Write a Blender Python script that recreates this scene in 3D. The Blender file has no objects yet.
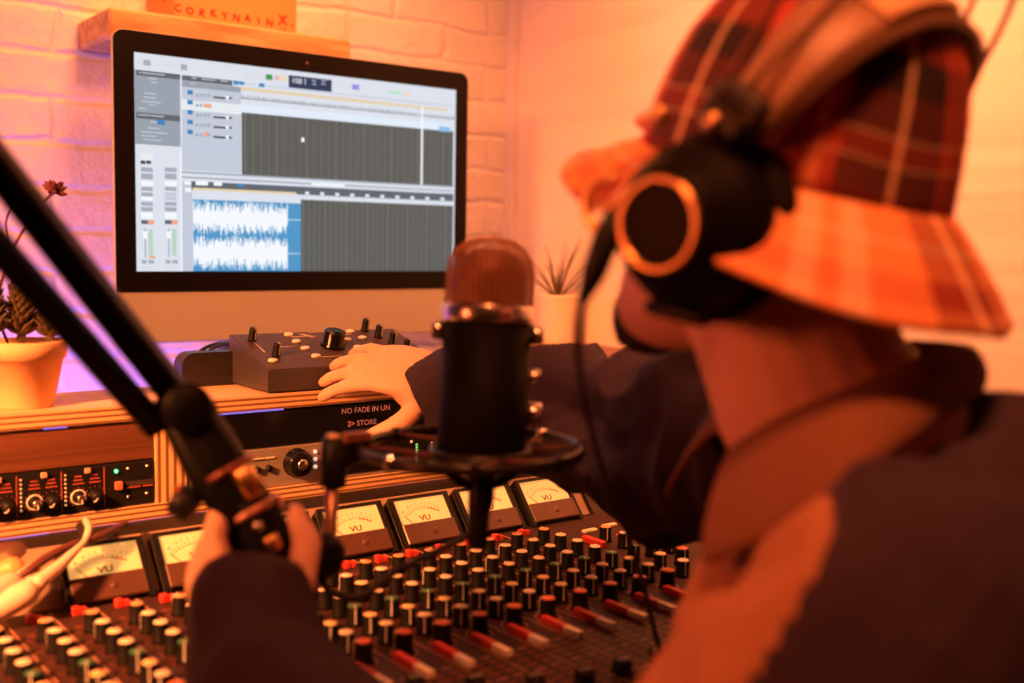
import bpy, math, random
import numpy as np
from mathutils import Vector, Matrix, noise
random.seed(7)
PI = math.pi
scene = bpy.context.scene
COL = scene.collection

# ------------------------------------------------------------------ camera
F_PX, YAW, PITCH, ROLL, CAM_Z = 1108.0, math.radians(37.5), math.radians(5.04), math.radians(1.0), 1.15
def cam_basis():
    cp, sp, c, s = math.cos(PITCH), math.sin(PITCH), math.cos(ROLL), math.sin(ROLL)
    fw, up, r = Vector((0, cp, -sp)), Vector((0, sp, cp)), Vector((1, 0, 0))
    r2, u2 = c*r + s*up, c*up - s*r
    C = Matrix(((math.cos(YAW), math.sin(YAW), 0), (-math.sin(YAW), math.cos(YAW), 0), (0, 0, 1)))
    return C @ r2, C @ u2, C @ fw
CR, CU, CF = cam_basis()
EYE = Vector((0, 0, CAM_Z))
def at(x, y, d):                     # a measured point of the place: sight line and distance
    return EYE + (CR*((x-512)/F_PX) - CU*((y-341.5)/F_PX) + CF)*d
def lev(l, d, z):                    # sideways, ahead, height -> world
    c, s = math.cos(YAW), math.sin(YAW)
    return Vector((l*c + d*s, -l*s + d*c, z))
cam_d = bpy.data.cameras.new('camera'); cam = bpy.data.objects.new('camera', cam_d); COL.objects.link(cam)
m = Matrix((CR, CU, -CF)).transposed().to_4x4(); m.translation = EYE; cam.matrix_world = m
cam_d.sensor_width = 36; cam_d.lens = F_PX*36/1024; cam_d.clip_start = .02
cam_d.dof.use_dof = True; cam_d.dof.focus_distance = 1.42; cam_d.dof.aperture_fstop = 2.7; cam_d.dof.aperture_blades = 0
scene.camera = cam
vs = scene.view_settings; vs.view_transform = 'Standard'; vs.look = 'None'; vs.gamma = 1; vs.exposure = 0; vs.use_curve_mapping = False

# ------------------------------------------------------------------ materials
MATS = {}
def mat(name, col, rough=.5, metal=0, var=.12, scale=40, bump=0, bscale=None, spec=.5, sheen=0, sub=0):
    if name in MATS: return MATS[name]
    mt = bpy.data.materials.new(name); mt.use_nodes = True; nt = mt.node_tree; b = nt.nodes['Principled BSDF']
    b.inputs['Roughness'].default_value = rough; b.inputs['Metallic'].default_value = metal
    b.inputs['Specular IOR Level'].default_value = spec
    if sheen: b.inputs['Sheen Weight'].default_value = sheen
    if sub:
        b.inputs['Subsurface Weight'].default_value = sub; b.inputs['Subsurface Radius'].default_value = (.012, .004, .002); b.inputs['Subsurface Scale'].default_value = 1
    tc = nt.nodes.new('ShaderNodeTexCoord'); n = nt.nodes.new('ShaderNodeTexNoise'); n.inputs['Scale'].default_value = scale; n.inputs['Detail'].default_value = 4
    nt.links.new(tc.outputs['Object'], n.inputs['Vector'])
    mx = nt.nodes.new('ShaderNodeMix'); mx.data_type = 'RGBA'
    mx.inputs['A'].default_value = tuple(c*(1-var) for c in col) + (1,); mx.inputs['B'].default_value = tuple(min(1, c*(1+var)) for c in col) + (1,)
    nt.links.new(n.outputs['Fac'], mx.inputs['Factor']); nt.links.new(mx.outputs['Result'], b.inputs['Base Color'])
    if bump:
        n2 = nt.nodes.new('ShaderNodeTexNoise'); n2.inputs['Scale'].default_value = bscale or scale*4; n2.inputs['Detail'].default_value = 5
        nt.links.new(tc.outputs['Object'], n2.inputs['Vector'])
        bp = nt.nodes.new('ShaderNodeBump'); bp.inputs['Strength'].default_value = bump; bp.inputs['Distance'].default_value = .004
        nt.links.new(n2.outputs['Fac'], bp.inputs['Height']); nt.links.new(bp.outputs['Normal'], b.inputs['Normal'])
    MATS[name] = mt
    return mt
def glow(name, col, strength=1.0, base=None):
    if name in MATS: return MATS[name]
    mt = mat(name, base or tuple(c*.5 for c in col), .4)
    b = mt.node_tree.nodes['Principled BSDF']
    b.inputs['Emission Color'].default_value = tuple(col) + (1,); b.inputs['Emission Strength'].default_value = strength
    return mt
def nodes(mt): return mt.node_tree.nodes, mt.node_tree.links

black_plastic = mat('black_plastic', (.010, .009, .009), .45, 0, .12, 40, 0, None, .25)
black_gloss = mat('black_gloss', (.007, .007, .008), .2, 0, .12, 40, 0, None, .3)
black_metal = mat('black_metal', (.012, .011, .011), .42, .1, .12, 40, 0, None, .3)
arm_black = mat('arm_black', (.005, .005, .006), .45, 0, .12, 40, 0, None, .14)
rubber = mat('rubber', (.010, .010, .010), .6)
chrome = mat('chrome', (.75, .72, .7), .22, 1)
brass = mat('brass', (.78, .50, .20), .3, 1)
steel = mat('steel', (.5, .48, .46), .35, 1)
alu = mat('alu', (.47, .46, .45), .5, .25, .04, 8)
cream = mat('cream', (.88, .76, .58), .45)
white_p = mat('white_p', (.85, .82, .78), .4)
red_p = mat('red_p', (.62, .05, .035), .4)
terracotta = mat('terracotta', (.78, .46, .26), .8, 0, .12, 25, .25, 90)
skin = mat('skin', (.78, .47, .35), .5, 0, .08, 30, .12, 260, .4, 0, .12)

# ------------------------------------------------------------------ mesh helpers
class MB:
    def __init__(s): s.v = []; s.f = []; s.m = []; s.sm = []
    def add(s, vs, fs, mi=0, smooth=False, M=None):
        o = len(s.v)
        s.v += [tuple(M @ Vector(p)) if M is not None else tuple(p) for p in vs]
        for f in fs: s.f.append(tuple(i+o for i in f)); s.m.append(mi); s.sm.append(smooth)
        return s
    def box(s, lo, hi, mi=0, bev=0, M=None):
        x0, y0, z0 = lo; x1, y1, z1 = hi
        if bev <= 0:
            vs = [(x, y, z) for z in (z0, z1) for y in (y0, y1) for x in (x0, x1)]
            return s.add(vs, [(0, 2, 3, 1), (4, 5, 7, 6), (0, 1, 5, 4), (2, 6, 7, 3), (0, 4, 6, 2), (1, 3, 7, 5)], mi, False, M)
        b = min(bev, .49*min(x1-x0, y1-y0, z1-z0)); vs = []; idx = {}
        def P(i, j, k, ax):
            p = [(x0, x1)[i], (y0, y1)[j], (z0, z1)[k]]; sg = [(1, -1)[i], (1, -1)[j], (1, -1)[k]]
            for a in range(3):
                if a != ax: p[a] += sg[a]*b
            return p
        for i in (0, 1):
            for j in (0, 1):
                for k in (0, 1):
                    for ax in range(3): idx[i, j, k, ax] = len(vs); vs.append(P(i, j, k, ax))
        fs = []
        for ax in range(3):
            a1, a2 = [a for a in range(3) if a != ax]
            for e in (0, 1):
                loop = []
                for (p, q) in ((0, 0), (1, 0), (1, 1), (0, 1)):
                    c = [0, 0, 0]; c[ax] = e; c[a1] = p; c[a2] = q; loop.append(idx[c[0], c[1], c[2], ax])
                fs.append(loop if (e == 1) == (ax != 1) else loop[::-1])
        for ax in range(3):
            a1, a2 = [a for a in range(3) if a != ax]
            for p in (0, 1):
                for q in (0, 1):
                    c0 = [0, 0, 0]; c0[a1] = p; c0[a2] = q; c1 = list(c0); c1[ax] = 1
                    fs.append([idx[(*c0, a1)], idx[(*c1, a1)], idx[(*c1, a2)], idx[(*c0, a2)]])
        for i in (0, 1):
            for j in (0, 1):
                for k in (0, 1): fs.append([idx[i, j, k, 0], idx[i, j, k, 1], idx[i, j, k, 2]])
        return s.add(vs, fs, mi, False, M)
    def lathe(s, prof, n=24, mi=0, M=None, smooth=True, sx=1, sy=1):   # prof: (r,z) bottom to top, closed at r=0
        vs = []; rows = []
        for r, z in prof:
            if r <= 1e-6: rows.append([len(vs)]); vs.append((0, 0, z))
            else:
                rows.append(list(range(len(vs), len(vs)+n)))
                vs += [(r*sx*math.cos(2*PI*i/n), r*sy*math.sin(2*PI*i/n), z) for i in range(n)]
        fs = []
        for a, b in zip(rows, rows[1:]):
            for i in range(n):
                j = (i+1) % n
                if len(a) == 1 and len(b) == 1: break
                if len(a) == 1: fs.append((a[0], b[j], b[i]))
                elif len(b) == 1: fs.append((a[i], a[j], b[0]))
                else: fs.append((a[i], a[j], b[j], b[i]))
        return s.add(vs, fs, mi, smooth, M)
    def cyl(s, p, q, r, r2=None, n=16, mi=0, bev=0, smooth=True):
        p, q = Vector(p), Vector(q); r2 = r if r2 is None else r2; d = q-p; L = d.length
        M = Matrix.Translation(p) @ d.to_track_quat('Z', 'Y').to_matrix().to_4x4()
        b = bev
        prof = [(0, 0), (max(r-b, 1e-5), 0)] + ([(r, b), (r2, L-b)] if b else [(r, 0), (r2, L)]) + [(max(r2-b, 1e-5), L), (0, L)]
        if not b: prof = [(0, 0), (r, 0), (r2, L), (0, L)]
        return s.lathe(prof, n, mi, M, smooth)
    def loft(s, secs, mi=0, smooth=True, cap=True, closed=False, M=None):   # secs: lists of points (same count)
        n = len(secs[0]); vs = [p for sec in secs for p in sec]; fs = []
        K = len(secs)
        for k in range(K if closed else K-1):
            a, b = k*n, ((k+1) % K)*n
            for i in range(n):
                j = (i+1) % n; fs.append((a+i, a+j, b+j, b+i))
        if cap and not closed:
            for k, rev in ((0, True), (K-1, False)):
                c = Vector((0, 0, 0))
                for p in secs[k]: c += Vector(p)
                c /= n; ci = len(vs); vs.append(tuple(c))
                for i in range(n):
                    j = (i+1) % n; fs.append((ci, k*n+j, k*n+i) if rev else (ci, k*n+i, k*n+j))
        return s.add(vs, fs, mi, smooth, M)
    def tube(s, pts, r, n=10, mi=0, closed=False, round_end=False, flat=(1, 1), up=None):
        pts = [Vector(p) for p in pts]; K = len(pts); rs = r if isinstance(r, (list, tuple)) else [r]*K
        secs = []; pu = None
        def frame(t, pu):
            if pu is None:
                a = Vector(up) if up is not None else (Vector((0, 0, 1)) if abs(t.z) < .9 else Vector((1, 0, 0)))
            else: a = pu
            u = a - t*a.dot(t)
            if u.length < 1e-6: u = Vector((1, 0, 0)) - t*t.x
            u.normalize(); return u, t.cross(u)
        def sec(c, u, w, rr): return [tuple(c + (u*math.cos(2*PI*i/n)*flat[0] + w*math.sin(2*PI*i/n)*flat[1])*rr) for i in range(n)]
        for k in range(K):
            if closed: t = pts[(k+1) % K]-pts[k-1]
            else: t = pts[min(k+1, K-1)]-pts[max(k-1, 0)]
            t.normalize(); u, w = frame(t, pu); pu = u
            if round_end and not closed and k == 0:
                for a in (80, 55, 28): secs.append(sec(pts[0]-t*rs[0]*math.sin(math.radians(a)), u, w, rs[0]*math.cos(math.radians(a))))
            secs.append(sec(pts[k], u, w, rs[k]))
            if round_end and not closed and k == K-1:
                for a in (28, 55, 80): secs.append(sec(pts[k]+t*rs[k]*math.sin(math.radians(a)), u, w, rs[k]*math.cos(math.radians(a))))
        return s.loft(secs, mi, True, True, closed)
    def sphere(s, c, r, n=16, mi=0, sc=(1, 1, 1), M=None):
        T = Matrix.Translation(Vector(c)) @ Matrix.Diagonal((r*sc[0], r*sc[1], r*sc[2], 1))
        if M is not None: T = M @ T
        h = max(6, n//2)
        return s.lathe([(math.sin(PI*k/h) if 0 < k < h else 0, -math.cos(PI*k/h)) for k in range(h+1)], n, mi, T)
    def text(s, body, size, M, mi=0, align='CENTER', extrude=.0002, bold=.0):
        cu = bpy.data.curves.new('t', 'FONT'); cu.body = body; cu.size = size; cu.align_x = align; cu.align_y = 'CENTER'; cu.extrude = extrude; cu.resolution_u = 3; cu.offset = bold
        o = bpy.data.objects.new('t', cu); COL.objects.link(o); bpy.context.view_layer.update()
        me = bpy.data.meshes.new_from_object(o.evaluated_get(bpy.context.evaluated_depsgraph_get()))
        s.add([v.co[:] for v in me.vertices], [tuple(p.vertices) for p in me.polygons], mi, False, M)
        bpy.data.objects.remove(o); bpy.data.curves.remove(cu); bpy.data.meshes.remove(me); return s
    def mesh(s, name, mats):
        me = bpy.data.meshes.new(name); me.from_pydata(s.v, [], s.f)
        for mt in (mats if isinstance(mats, (list, tuple)) else [mats]): me.materials.append(mt)
        me.polygons.foreach_set('material_index', s.m); me.polygons.foreach_set('use_smooth', s.sm); me.update(); return me
    def build(s, name, mats, parent=None, loc=None, label=None):
        o = bpy.data.objects.new(name, s.mesh(name, mats)); COL.objects.link(o)
        if parent is not None: o.parent = parent
        if loc is not None: o.location = loc
        if label: o['label'] = label
        return o
def link(name, me, parent=None, M=None):
    o = bpy.data.objects.new(name, me); COL.objects.link(o)
    if parent is not None: o.parent = parent
    if M is not None: o.matrix_local = M
    return o
def tag(o, label, cat, group=None, kind=None):
    o['label'] = label; o['category'] = cat
    if group: o['group'] = group
    if kind: o['kind'] = kind
    return o
def thing(name, label, cat, loc=(0, 0, 0), rz=0, group=None):
    o = bpy.data.objects.new(name, None); COL.objects.link(o); o.location = loc; o.rotation_euler = (0, 0, rz); o.empty_display_size = .05
    return tag(o, label, cat, group)
def struct(o): o['kind'] = 'structure'; return o
def copy_tree(o, parent=None):
    c = o.copy(); COL.objects.link(c)
    if parent is not None: c.parent = parent
    for ch in list(o.children): copy_tree(ch, c)
    return c
def world_parent(o, root):   # keep world coordinates of a mesh built in world space under an Empty that stands elsewhere
    o.parent = root; o.matrix_parent_inverse = root.matrix_basis.inverted(); return o
def fuse(shells, voxel, smooth=2, factor=.5):
    me = shells.mesh('tmp', [rubber]); o = bpy.data.objects.new('tmp', me); COL.objects.link(o)
    r = o.modifiers.new('r', 'REMESH'); r.mode = 'VOXEL'; r.voxel_size = voxel; r.use_smooth_shade = True
    if smooth: sm = o.modifiers.new('s', 'SMOOTH'); sm.iterations = smooth; sm.factor = factor
    bpy.context.view_layer.update()
    out = bpy.data.meshes.new_from_object(o.evaluated_get(bpy.context.evaluated_depsgraph_get()))
    bpy.data.objects.remove(o); bpy.data.meshes.remove(me); out.materials.clear(); return out
def smoothpath(P, k=8, closed=False):   # Catmull-Rom through points (or tuples of any length)
    P = [np.array(p, float) for p in P]; n = len(P); out = []
    for i in range(n if closed else n-1):
        g = (lambda j: P[j % n]) if closed else (lambda j: P[min(max(j, 0), n-1)])
        a, b, c, d = g(i-1), g(i), g(i+1), g(i+2)
        for t in range(k):
            t /= k; out.append(.5*((2*b) + (c-a)*t + (2*a-5*b+4*c-d)*t*t + (3*b-a-3*c+d)*t**3))
    if not closed: out.append(P[-1])
    return out

def displace(me, fn):
    n = len(me.vertices); co = np.empty(n*3, 'f'); no = np.empty(n*3, 'f'); me.vertices.foreach_get('co', co); me.vertices.foreach_get('normal', no)
    co = co.reshape(-1, 3); no = no.reshape(-1, 3); f = np.array([fn(Vector(c)) for c in co.tolist()], 'f'); co = co+no*f[:, None]
    me.vertices.foreach_set('co', co.ravel().astype('f')); me.update()
SCREEN=[
(0.2,196.9,72.0,309.8,'mid',1),(3.1,301.5,72.0,309.5,'dark',2),(2.3,236.1,71.4,245.3,'dark',2),(7.5,303.7,47.6,308.3,'white',3),(22.1,296.8,34.0,300.6,'white',3),(25.6,291.0,35.5,295.1,'white',3),(15.9,273.5,33.2,277.3,'white',3),(14.4,267.3,33.7,271.1,'white',3),(11.3,260.6,40.2,264.7,'white',3),(23.1,256.4,33.0,259.9,'white',3),(6.8,250.4,17.1,253.3,'white',3),(5.2,239.8,45.5,243.8,'white',3),(24.3,230.0,33.3,233.8,'white',3),(19.7,221.1,37.7,224.6,'white',3),(10.8,214.0,50.6,218.1,'white',3),(10.7,208.2,33.1,211.7,'white',3),(13.6,202.6,40.5,206.1,'white',3),(34.8,228.7,46.9,237.0,'blue',3),(75.0,300.7,158.8,309.0,'dark',1),(74.9,291.2,173.2,300.1,'mid',1),(160.4,302.7,169.3,309.4,'blue',3),(170.2,303.7,179.1,309.2,'blue',3),(205.1,303.5,214.5,309.6,'blue',3),(90.4,304.1,99.8,308.2,'white',3),(107.6,304.0,129.8,308.5,'white',3),(139.4,304.6,150.7,308.8,'white',3),(193.4,304.5,201.1,309.1,'white',3),(88.8,294.1,95.0,300.0,'white',3),(74.8,192.1,173.5,291.2,'light',1),(74.2,160.6,172.9,216.9,'light',1),(74.7,255.6,173.4,271.7,'sel',2),(83.4,279.9,92.4,286.7,'blue',3),(94.9,284.0,115.4,287.3,'white',3),(97.1,277.3,101.8,282.1,'btn',3),(103.7,277.9,108.4,282.7,'btn',3),(110.3,278.5,115.0,283.3,'btn',3),(116.9,279.2,121.7,284.0,'btn',3),(126.4,277.9,147.3,281.0,'black',3),(147.3,278.0,152.2,283.5,'white',4),(152.2,278.8,157.7,282.4,'dark',3),(162.6,279.7,168.5,285.9,'white',3),(83.3,264.4,92.3,271.3,'blue',3),(94.8,268.4,115.3,271.7,'white',3),(97.0,261.8,101.7,266.5,'btn',3),(103.5,262.3,108.3,267.1,'btn',3),(110.2,262.9,114.9,267.7,'btn',3),(116.8,263.5,121.6,268.3,'btn',3),(162.5,263.8,168.4,270.0,'white',3),(83.2,248.9,92.2,255.8,'blue',3),(94.7,252.9,115.1,256.2,'white',3),(96.8,246.2,101.5,251.0,'btn',3),(103.4,246.7,108.1,251.5,'btn',3),(110.0,247.3,114.8,252.1,'btn',3),(116.7,247.8,121.5,252.6,'btn',3),(126.2,246.5,147.1,249.5,'black',3),(147.1,246.4,152.0,251.9,'white',4),(152.0,247.1,157.5,250.7,'dark',3),(162.4,247.9,168.3,254.0,'white',3),(83.0,233.4,92.1,240.3,'blue',3),(94.6,237.3,115.0,240.6,'white',3),(96.7,230.6,101.4,235.4,'btn',3),(103.3,231.1,108.0,235.9,'btn',3),(109.9,231.6,114.7,236.4,'btn',3),(116.6,232.1,121.3,236.9,'btn',3),(126.1,230.7,147.0,233.8,'black',3),(147.0,230.5,151.9,236.0,'white',4),(151.9,231.2,157.4,234.8,'dark',3),(162.4,232.0,168.3,238.1,'white',3),(82.9,217.9,91.9,224.7,'blue',3),(94.4,221.7,114.9,225.0,'white',3),(96.6,215.0,101.3,219.8,'btn',3),(103.2,215.4,107.9,220.2,'btn',3),(109.8,215.9,114.6,220.7,'btn',3),(116.5,216.4,121.2,221.2,'btn',3),(126.0,214.9,146.9,218.0,'black',3),(147.0,214.6,151.8,220.1,'white',4),(151.8,215.3,157.4,218.9,'dark',3),(162.3,216.0,168.2,222.1,'white',3),(110.5,261.7,123.2,267.8,'orange',4),(110.1,216.5,117.4,223.2,'orange',4),(173.2,305.7,593.7,306.4,'mid',1),(172.8,295.1,579.4,300.3,'cream',2),(173.1,293.5,593.9,293.6,'greyb',1),(173.1,281.3,594.1,286.8,'grey2',1),(173.0,259.5,585.0,272.7,'wht2',2),(559.5,258.0,584.9,267.0,'blue2',3),(174.3,157.6,592.1,259.9,'body',1),(520.9,158.1,525.0,299.3,'white',5),(281.2,219.3,286.9,226.3,'white',5),(73.3,155.4,593.4,158.7,'mid',2),(73.3,155.6,593.4,156.3,'white',2),(73.3,148.3,593.5,150.6,'mid',3),(73.2,0,90.2,144.0,'light',2),(88.7,130.2,593.8,143.8,'dark',3),(90.9,130.1,272.4,133.8,'cream',4),(90.8,122.7,280.2,122.9,'white',4),(90.7,0,280.4,115.2,'wave',4),(280.3,0,593.3,122.0,'body',4),(77.3,138.0,87.8,143.3,'white',5),(95.6,138.0,116.4,144.2,'white',5),(125.7,138.5,139.9,144.7,'white',5),(166.1,138.5,178.2,143.9,'blue',5),(78.6,126.6,88.6,132.8,'white',5),(288.6,131.3,295.9,135.5,'white',5),(317.1,131.3,324.5,135.6,'white',5),(346.1,131.3,353.7,135.6,'white',5),(375.6,131.3,383.3,135.7,'white',5),(405.7,131.3,413.6,135.7,'white',5),(436.3,131.3,444.4,135.8,'white',5),(467.6,131.4,475.8,135.9,'white',5),(499.4,131.4,507.8,135.9,'white',5),(531.9,131.4,540.4,136.0,'white',5),(565.0,131.4,573.7,136.1,'white',5),(300.1,147.3,364.5,151.1,'white',5),(8.8,154.6,27.1,161.5,'btn',2),(8.7,143.4,27.0,152.0,'btn',2),(8.6,133.1,26.9,140.0,'white',2),(8.5,125.4,26.8,131.4,'btn',2),(8.4,116.8,26.7,122.8,'btn',2),(8.3,110.8,26.6,116.0,'white',2),(8.2,102.2,26.5,108.2,'btn',2),(8.1,93.6,26.4,100.0,'btn',2),(8.0,82.3,26.3,91.4,'white',2),(7.9,73.7,26.2,79.8,'dark',2),(18.3,74.0,28.0,80.0,'orange',3),(19.0,24.4,26.0,65.7,'meter',3),(12.9,22.2,15.1,67.8,'btn',2),(10.3,51.3,17.2,62.5,'white',4),(8.0,12.2,15.8,17.9,'btn',3),(18.5,12.2,27.3,17.9,'btn',3),(7.0,3.5,27.2,7.9,'white',3),(20.3,20.1,29.1,24.5,'orange',3),(46.1,156.6,64.8,163.5,'btn',2),(46.0,145.3,64.7,154.0,'btn',2),(45.9,134.8,64.6,141.8,'white',2),(45.8,127.0,64.5,133.1,'btn',2),(45.7,118.3,64.5,124.4,'light',2),(45.6,112.2,64.4,117.4,'light',2),(45.5,103.5,64.3,109.6,'btn',2),(45.4,94.7,64.2,101.3,'btn',2),(45.3,83.4,64.2,92.6,'white',2),(45.2,74.6,64.1,80.8,'dark',2),(56.0,74.9,65.9,81.0,'orange',3),(56.7,24.7,63.9,66.6,'meter',3),(50.5,22.5,52.7,68.6,'btn',2),(47.7,51.9,54.9,63.3,'white',4),(45.5,12.3,53.5,18.0,'btn',3),(56.2,12.4,65.3,18.1,'btn',3),(44.5,3.5,65.2,7.9,'white',3),(58.1,20.3,67.1,24.7,'white',3),(8.3,172.5,28.7,183.7,'sel',2),(8.1,166.5,15.5,171.7,'black',3),(16.8,167.0,24.2,172.2,'black',3),(70.9,0,73.2,192.0,'white',2),(71.8,0,71.9,292.4,'light',0),(71.5,0,72.4,292.5,'white',1),(14.1,317.7,25.4,326.3,'btn',2),(73.0,317.0,83.5,325.9,'btn',2),(216.9,316.7,228.8,325.4,'green',2),(232.9,318.0,241.1,324.9,'pink',2),(243.5,316.6,253.5,326.0,'peach',2),(4.8,318.3,12.4,325.3,'tbtn',2),(34.3,319.6,42.1,326.6,'tbtn',2),(46.3,319.4,54.1,326.5,'tbtn',2),(55.3,319.8,63.2,326.9,'tbtn',2),(62.9,319.5,70.9,326.5,'tbtn',2),(178.5,316.8,187.1,324.1,'tbtn',2),(191.1,316.8,199.8,324.2,'tbtn',2),(203.8,316.9,212.5,324.3,'tbtn',2),(258.0,307.7,338.6,328.2,'navy',2),(378.3,316.2,392.2,325.1,'purple',2),(451.2,316.3,477.7,321.7,'mint',2),(485.0,316.1,497.0,322.2,'peach',2),(350.4,318.4,354.8,324.9,'tbtn',2),(550.4,315.7,557.0,322.6,'tbtn',2),(357.0,318.1,361.5,324.6,'tbtn',2),(559.6,315.2,566.3,322.1,'tbtn',2),(363.7,317.8,368.2,324.3,'tbtn',2),(568.8,314.6,575.6,321.6,'tbtn',2),(370.4,317.4,374.9,324.0,'tbtn',2),(578.1,314.1,584.9,321.1,'tbtn',2),(301.4,320.6,309.2,325.7,'white',3),(301.4,316.8,309.3,319.0,'white',3),(319.3,322.4,327.3,327.5,'white',3),(319.3,318.5,327.3,320.8,'white',3),(320.5,303.6,346.0,307.4,'white',3),(399.9,302.2,427.5,306.2,'white',3),(463.2,302.7,499.2,306.7,'white',3),(505.3,302.4,580.0,306.5,'white',3),]
# ------------------------------------------------------------------ the room
def brick_wall_mat():
    mt = mat('painted_brick', (.76, .72, .70), .55, 0, .05, 6)
    N, L = nodes(mt); b = N['Principled BSDF']
    tc = N.new('ShaderNodeTexCoord'); sp = N.new('ShaderNodeSeparateXYZ'); cb = N.new('ShaderNodeCombineXYZ')
    wn = N.new('ShaderNodeTexNoise'); wn.inputs['Scale'].default_value = 7; wn.inputs['Detail'].default_value = 3
    wm = N.new('ShaderNodeVectorMath'); wm.operation = 'MULTIPLY_ADD'; wm.inputs[1].default_value = (.06, .06, .04)
    L.new(tc.outputs['Object'], wn.inputs['Vector']); L.new(wn.outputs['Color'], wm.inputs[0]); L.new(tc.outputs['Object'], wm.inputs[2])
    L.new(wm.outputs[0], sp.inputs[0]); L.new(sp.outputs['X'], cb.inputs['X']); L.new(sp.outputs['Z'], cb.inputs['Y'])
    br = N.new('ShaderNodeTexBrick'); br.inputs['Scale'].default_value = 1; br.inputs['Brick Width'].default_value = .225; br.inputs['Row Height'].default_value = .0737
    br.inputs['Mortar Size'].default_value = .009; br.inputs['Mortar Smooth'].default_value = .85; br.offset = .5
    br.inputs['Color1'].default_value = (1, 1, 1, 1); br.inputs['Color2'].default_value = (.72, .72, .72, 1); br.inputs['Mortar'].default_value = (.25, .25, .25, 1)
    L.new(cb.outputs[0], br.inputs['Vector'])
    n2 = N.new('ShaderNodeTexNoise'); n2.inputs['Scale'].default_value = 28; n2.inputs['Detail'].default_value = 6; n2.inputs['Roughness'].default_value = .62
    L.new(tc.outputs['Object'], n2.inputs['Vector'])
    ma = N.new('ShaderNodeMath'); ma.operation = 'MULTIPLY_ADD'; ma.inputs[1].default_value = 1.3
    L.new(n2.outputs['Fac'], ma.inputs[0]); L.new(br.outputs['Color'], ma.inputs[2])
    bp = N.new('ShaderNodeBump'); bp.inputs['Strength'].default_value = .55; bp.inputs['Distance'].default_value = .012
    L.new(ma.outputs[0], bp.inputs['Height']); L.new(bp.outputs['Normal'], b.inputs['Normal'])
    return mt
WALL_Y, WALL_X = 1.97, 1.495
w = MB().box((-1.6, WALL_Y, 0), (WALL_X+.12, WALL_Y+.12, 2.7)).build('wall_back', brick_wall_mat()); w.location = (0, 0, 0); struct(w)
def panel_wall_mat():
    mt = mat('plaster_panel', (.80, .72, .64), .7, 0, .06, 3, .08, 40)
    N, L = nodes(mt); b = N['Principled BSDF']
    tc = N.new('ShaderNodeTexCoord'); mp = N.new('ShaderNodeMapping'); mp.inputs['Scale'].default_value = (1, .5, 9)
    n = N.new('ShaderNodeTexNoise'); n.inputs['Scale'].default_value = 1.3; n.inputs['Detail'].default_value = 2
    L.new(tc.outputs['Object'], mp.inputs[0]); L.new(mp.outputs[0], n.inputs['Vector'])
    bp = N.new('ShaderNodeBump'); bp.inputs['Strength'].default_value = .35; bp.inputs['Distance'].default_value = .02
    L.new(n.outputs['Fac'], bp.inputs['Height']); L.new(bp.outputs['Normal'], b.inputs['Normal'])
    return mt
struct(MB().box((WALL_X, -1.6, 0), (WALL_X+.12, WALL_Y, 2.7)).build('wall_right', panel_wall_mat()))
struct(MB().box((-1.6, -1.6, -.1), (WALL_X+.12, WALL_Y+.12, 0)).build('floor', mat('floor_boards', (.16, .10, .07), .5, 0, .3, 5)))
struct(MB().box((-1.6, -1.6, 2.7), (WALL_X+.12, WALL_Y+.12, 2.8)).build('ceiling', mat('ceiling_paint', (.20, .17, .15), .8)))
struct(MB().box((WALL_X-.012, WALL_Y-.03, .0), (WALL_X, WALL_Y, 2.7)).build('trim_1', mat('corner_bead', (.75, .68, .66), .5)))

# ------------------------------------------------------------------ wood
def wood_mat(name, c1, c2, scale=(1.2, 22, 22), rough=.5, bump=.15):
    mt = mat(name, c1, rough, 0, .1, 30); N, L = nodes(mt); b = N['Principled BSDF']
    tc = N.new('ShaderNodeTexCoord'); mp = N.new('ShaderNodeMapping'); mp.inputs['Scale'].default_value = scale
    n = N.new('ShaderNodeTexNoise'); n.inputs['Scale'].default_value = 2.4; n.inputs['Detail'].default_value = 6; n.inputs['Distortion'].default_value = .6
    L.new(tc.outputs['Object'], mp.inputs[0]); L.new(mp.outputs[0], n.inputs['Vector'])
    r = N.new('ShaderNodeValToRGB'); r.color_ramp.elements[0].position = .35; r.color_ramp.elements[0].color = (*c1, 1); r.color_ramp.elements[1].position = .68; r.color_ramp.elements[1].color = (*c2, 1)
    L.new(n.outputs['Fac'], r.inputs[0]); L.new(r.outputs[0], b.inputs['Base Color'])
    if bump:
        bp = N.new('ShaderNodeBump'); bp.inputs['Strength'].default_value = bump; bp.inputs['Distance'].default_value = .003
        L.new(n.outputs['Fac'], bp.inputs['Height']); L.new(bp.outputs['Normal'], b.inputs['Normal'])
    return mt
def ply_edge_mat(name, axis, period):
    mt = mat(name, (.7, .45, .25), .55); N, L = nodes(mt); b = N['Principled BSDF']
    tc = N.new('ShaderNodeTexCoord'); sp = N.new('ShaderNodeSeparateXYZ'); L.new(tc.outputs['Object'], sp.inputs[0])
    ma = N.new('ShaderNodeMath'); ma.operation = 'MULTIPLY'; ma.inputs[1].default_value = 1/period
    fr = N.new('ShaderNodeMath'); fr.operation = 'FRACT'; L.new(sp.outputs[axis], ma.inputs[0]); L.new(ma.outputs[0], fr.inputs[0])
    r = N.new('ShaderNodeValToRGB'); e = r.color_ramp.elements; e[0].position = 0; e[0].color = (.16, .075, .03, 1); e[1].position = .3; e[1].color = (.22, .10, .045, 1)
    x = e.new(.42); x.color = (.78, .50, .27, 1); x = e.new(.9); x.color = (.70, .44, .22, 1); x = e.new(.99); x.color = (.2, .09, .04, 1)
    L.new(fr.outputs[0], r.inputs[0]); L.new(r.outputs[0], b.inputs['Base Color'])
    return mt
ply_top = wood_mat('plywood_face', (.66, .42, .25), (.80, .55, .34))
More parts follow.
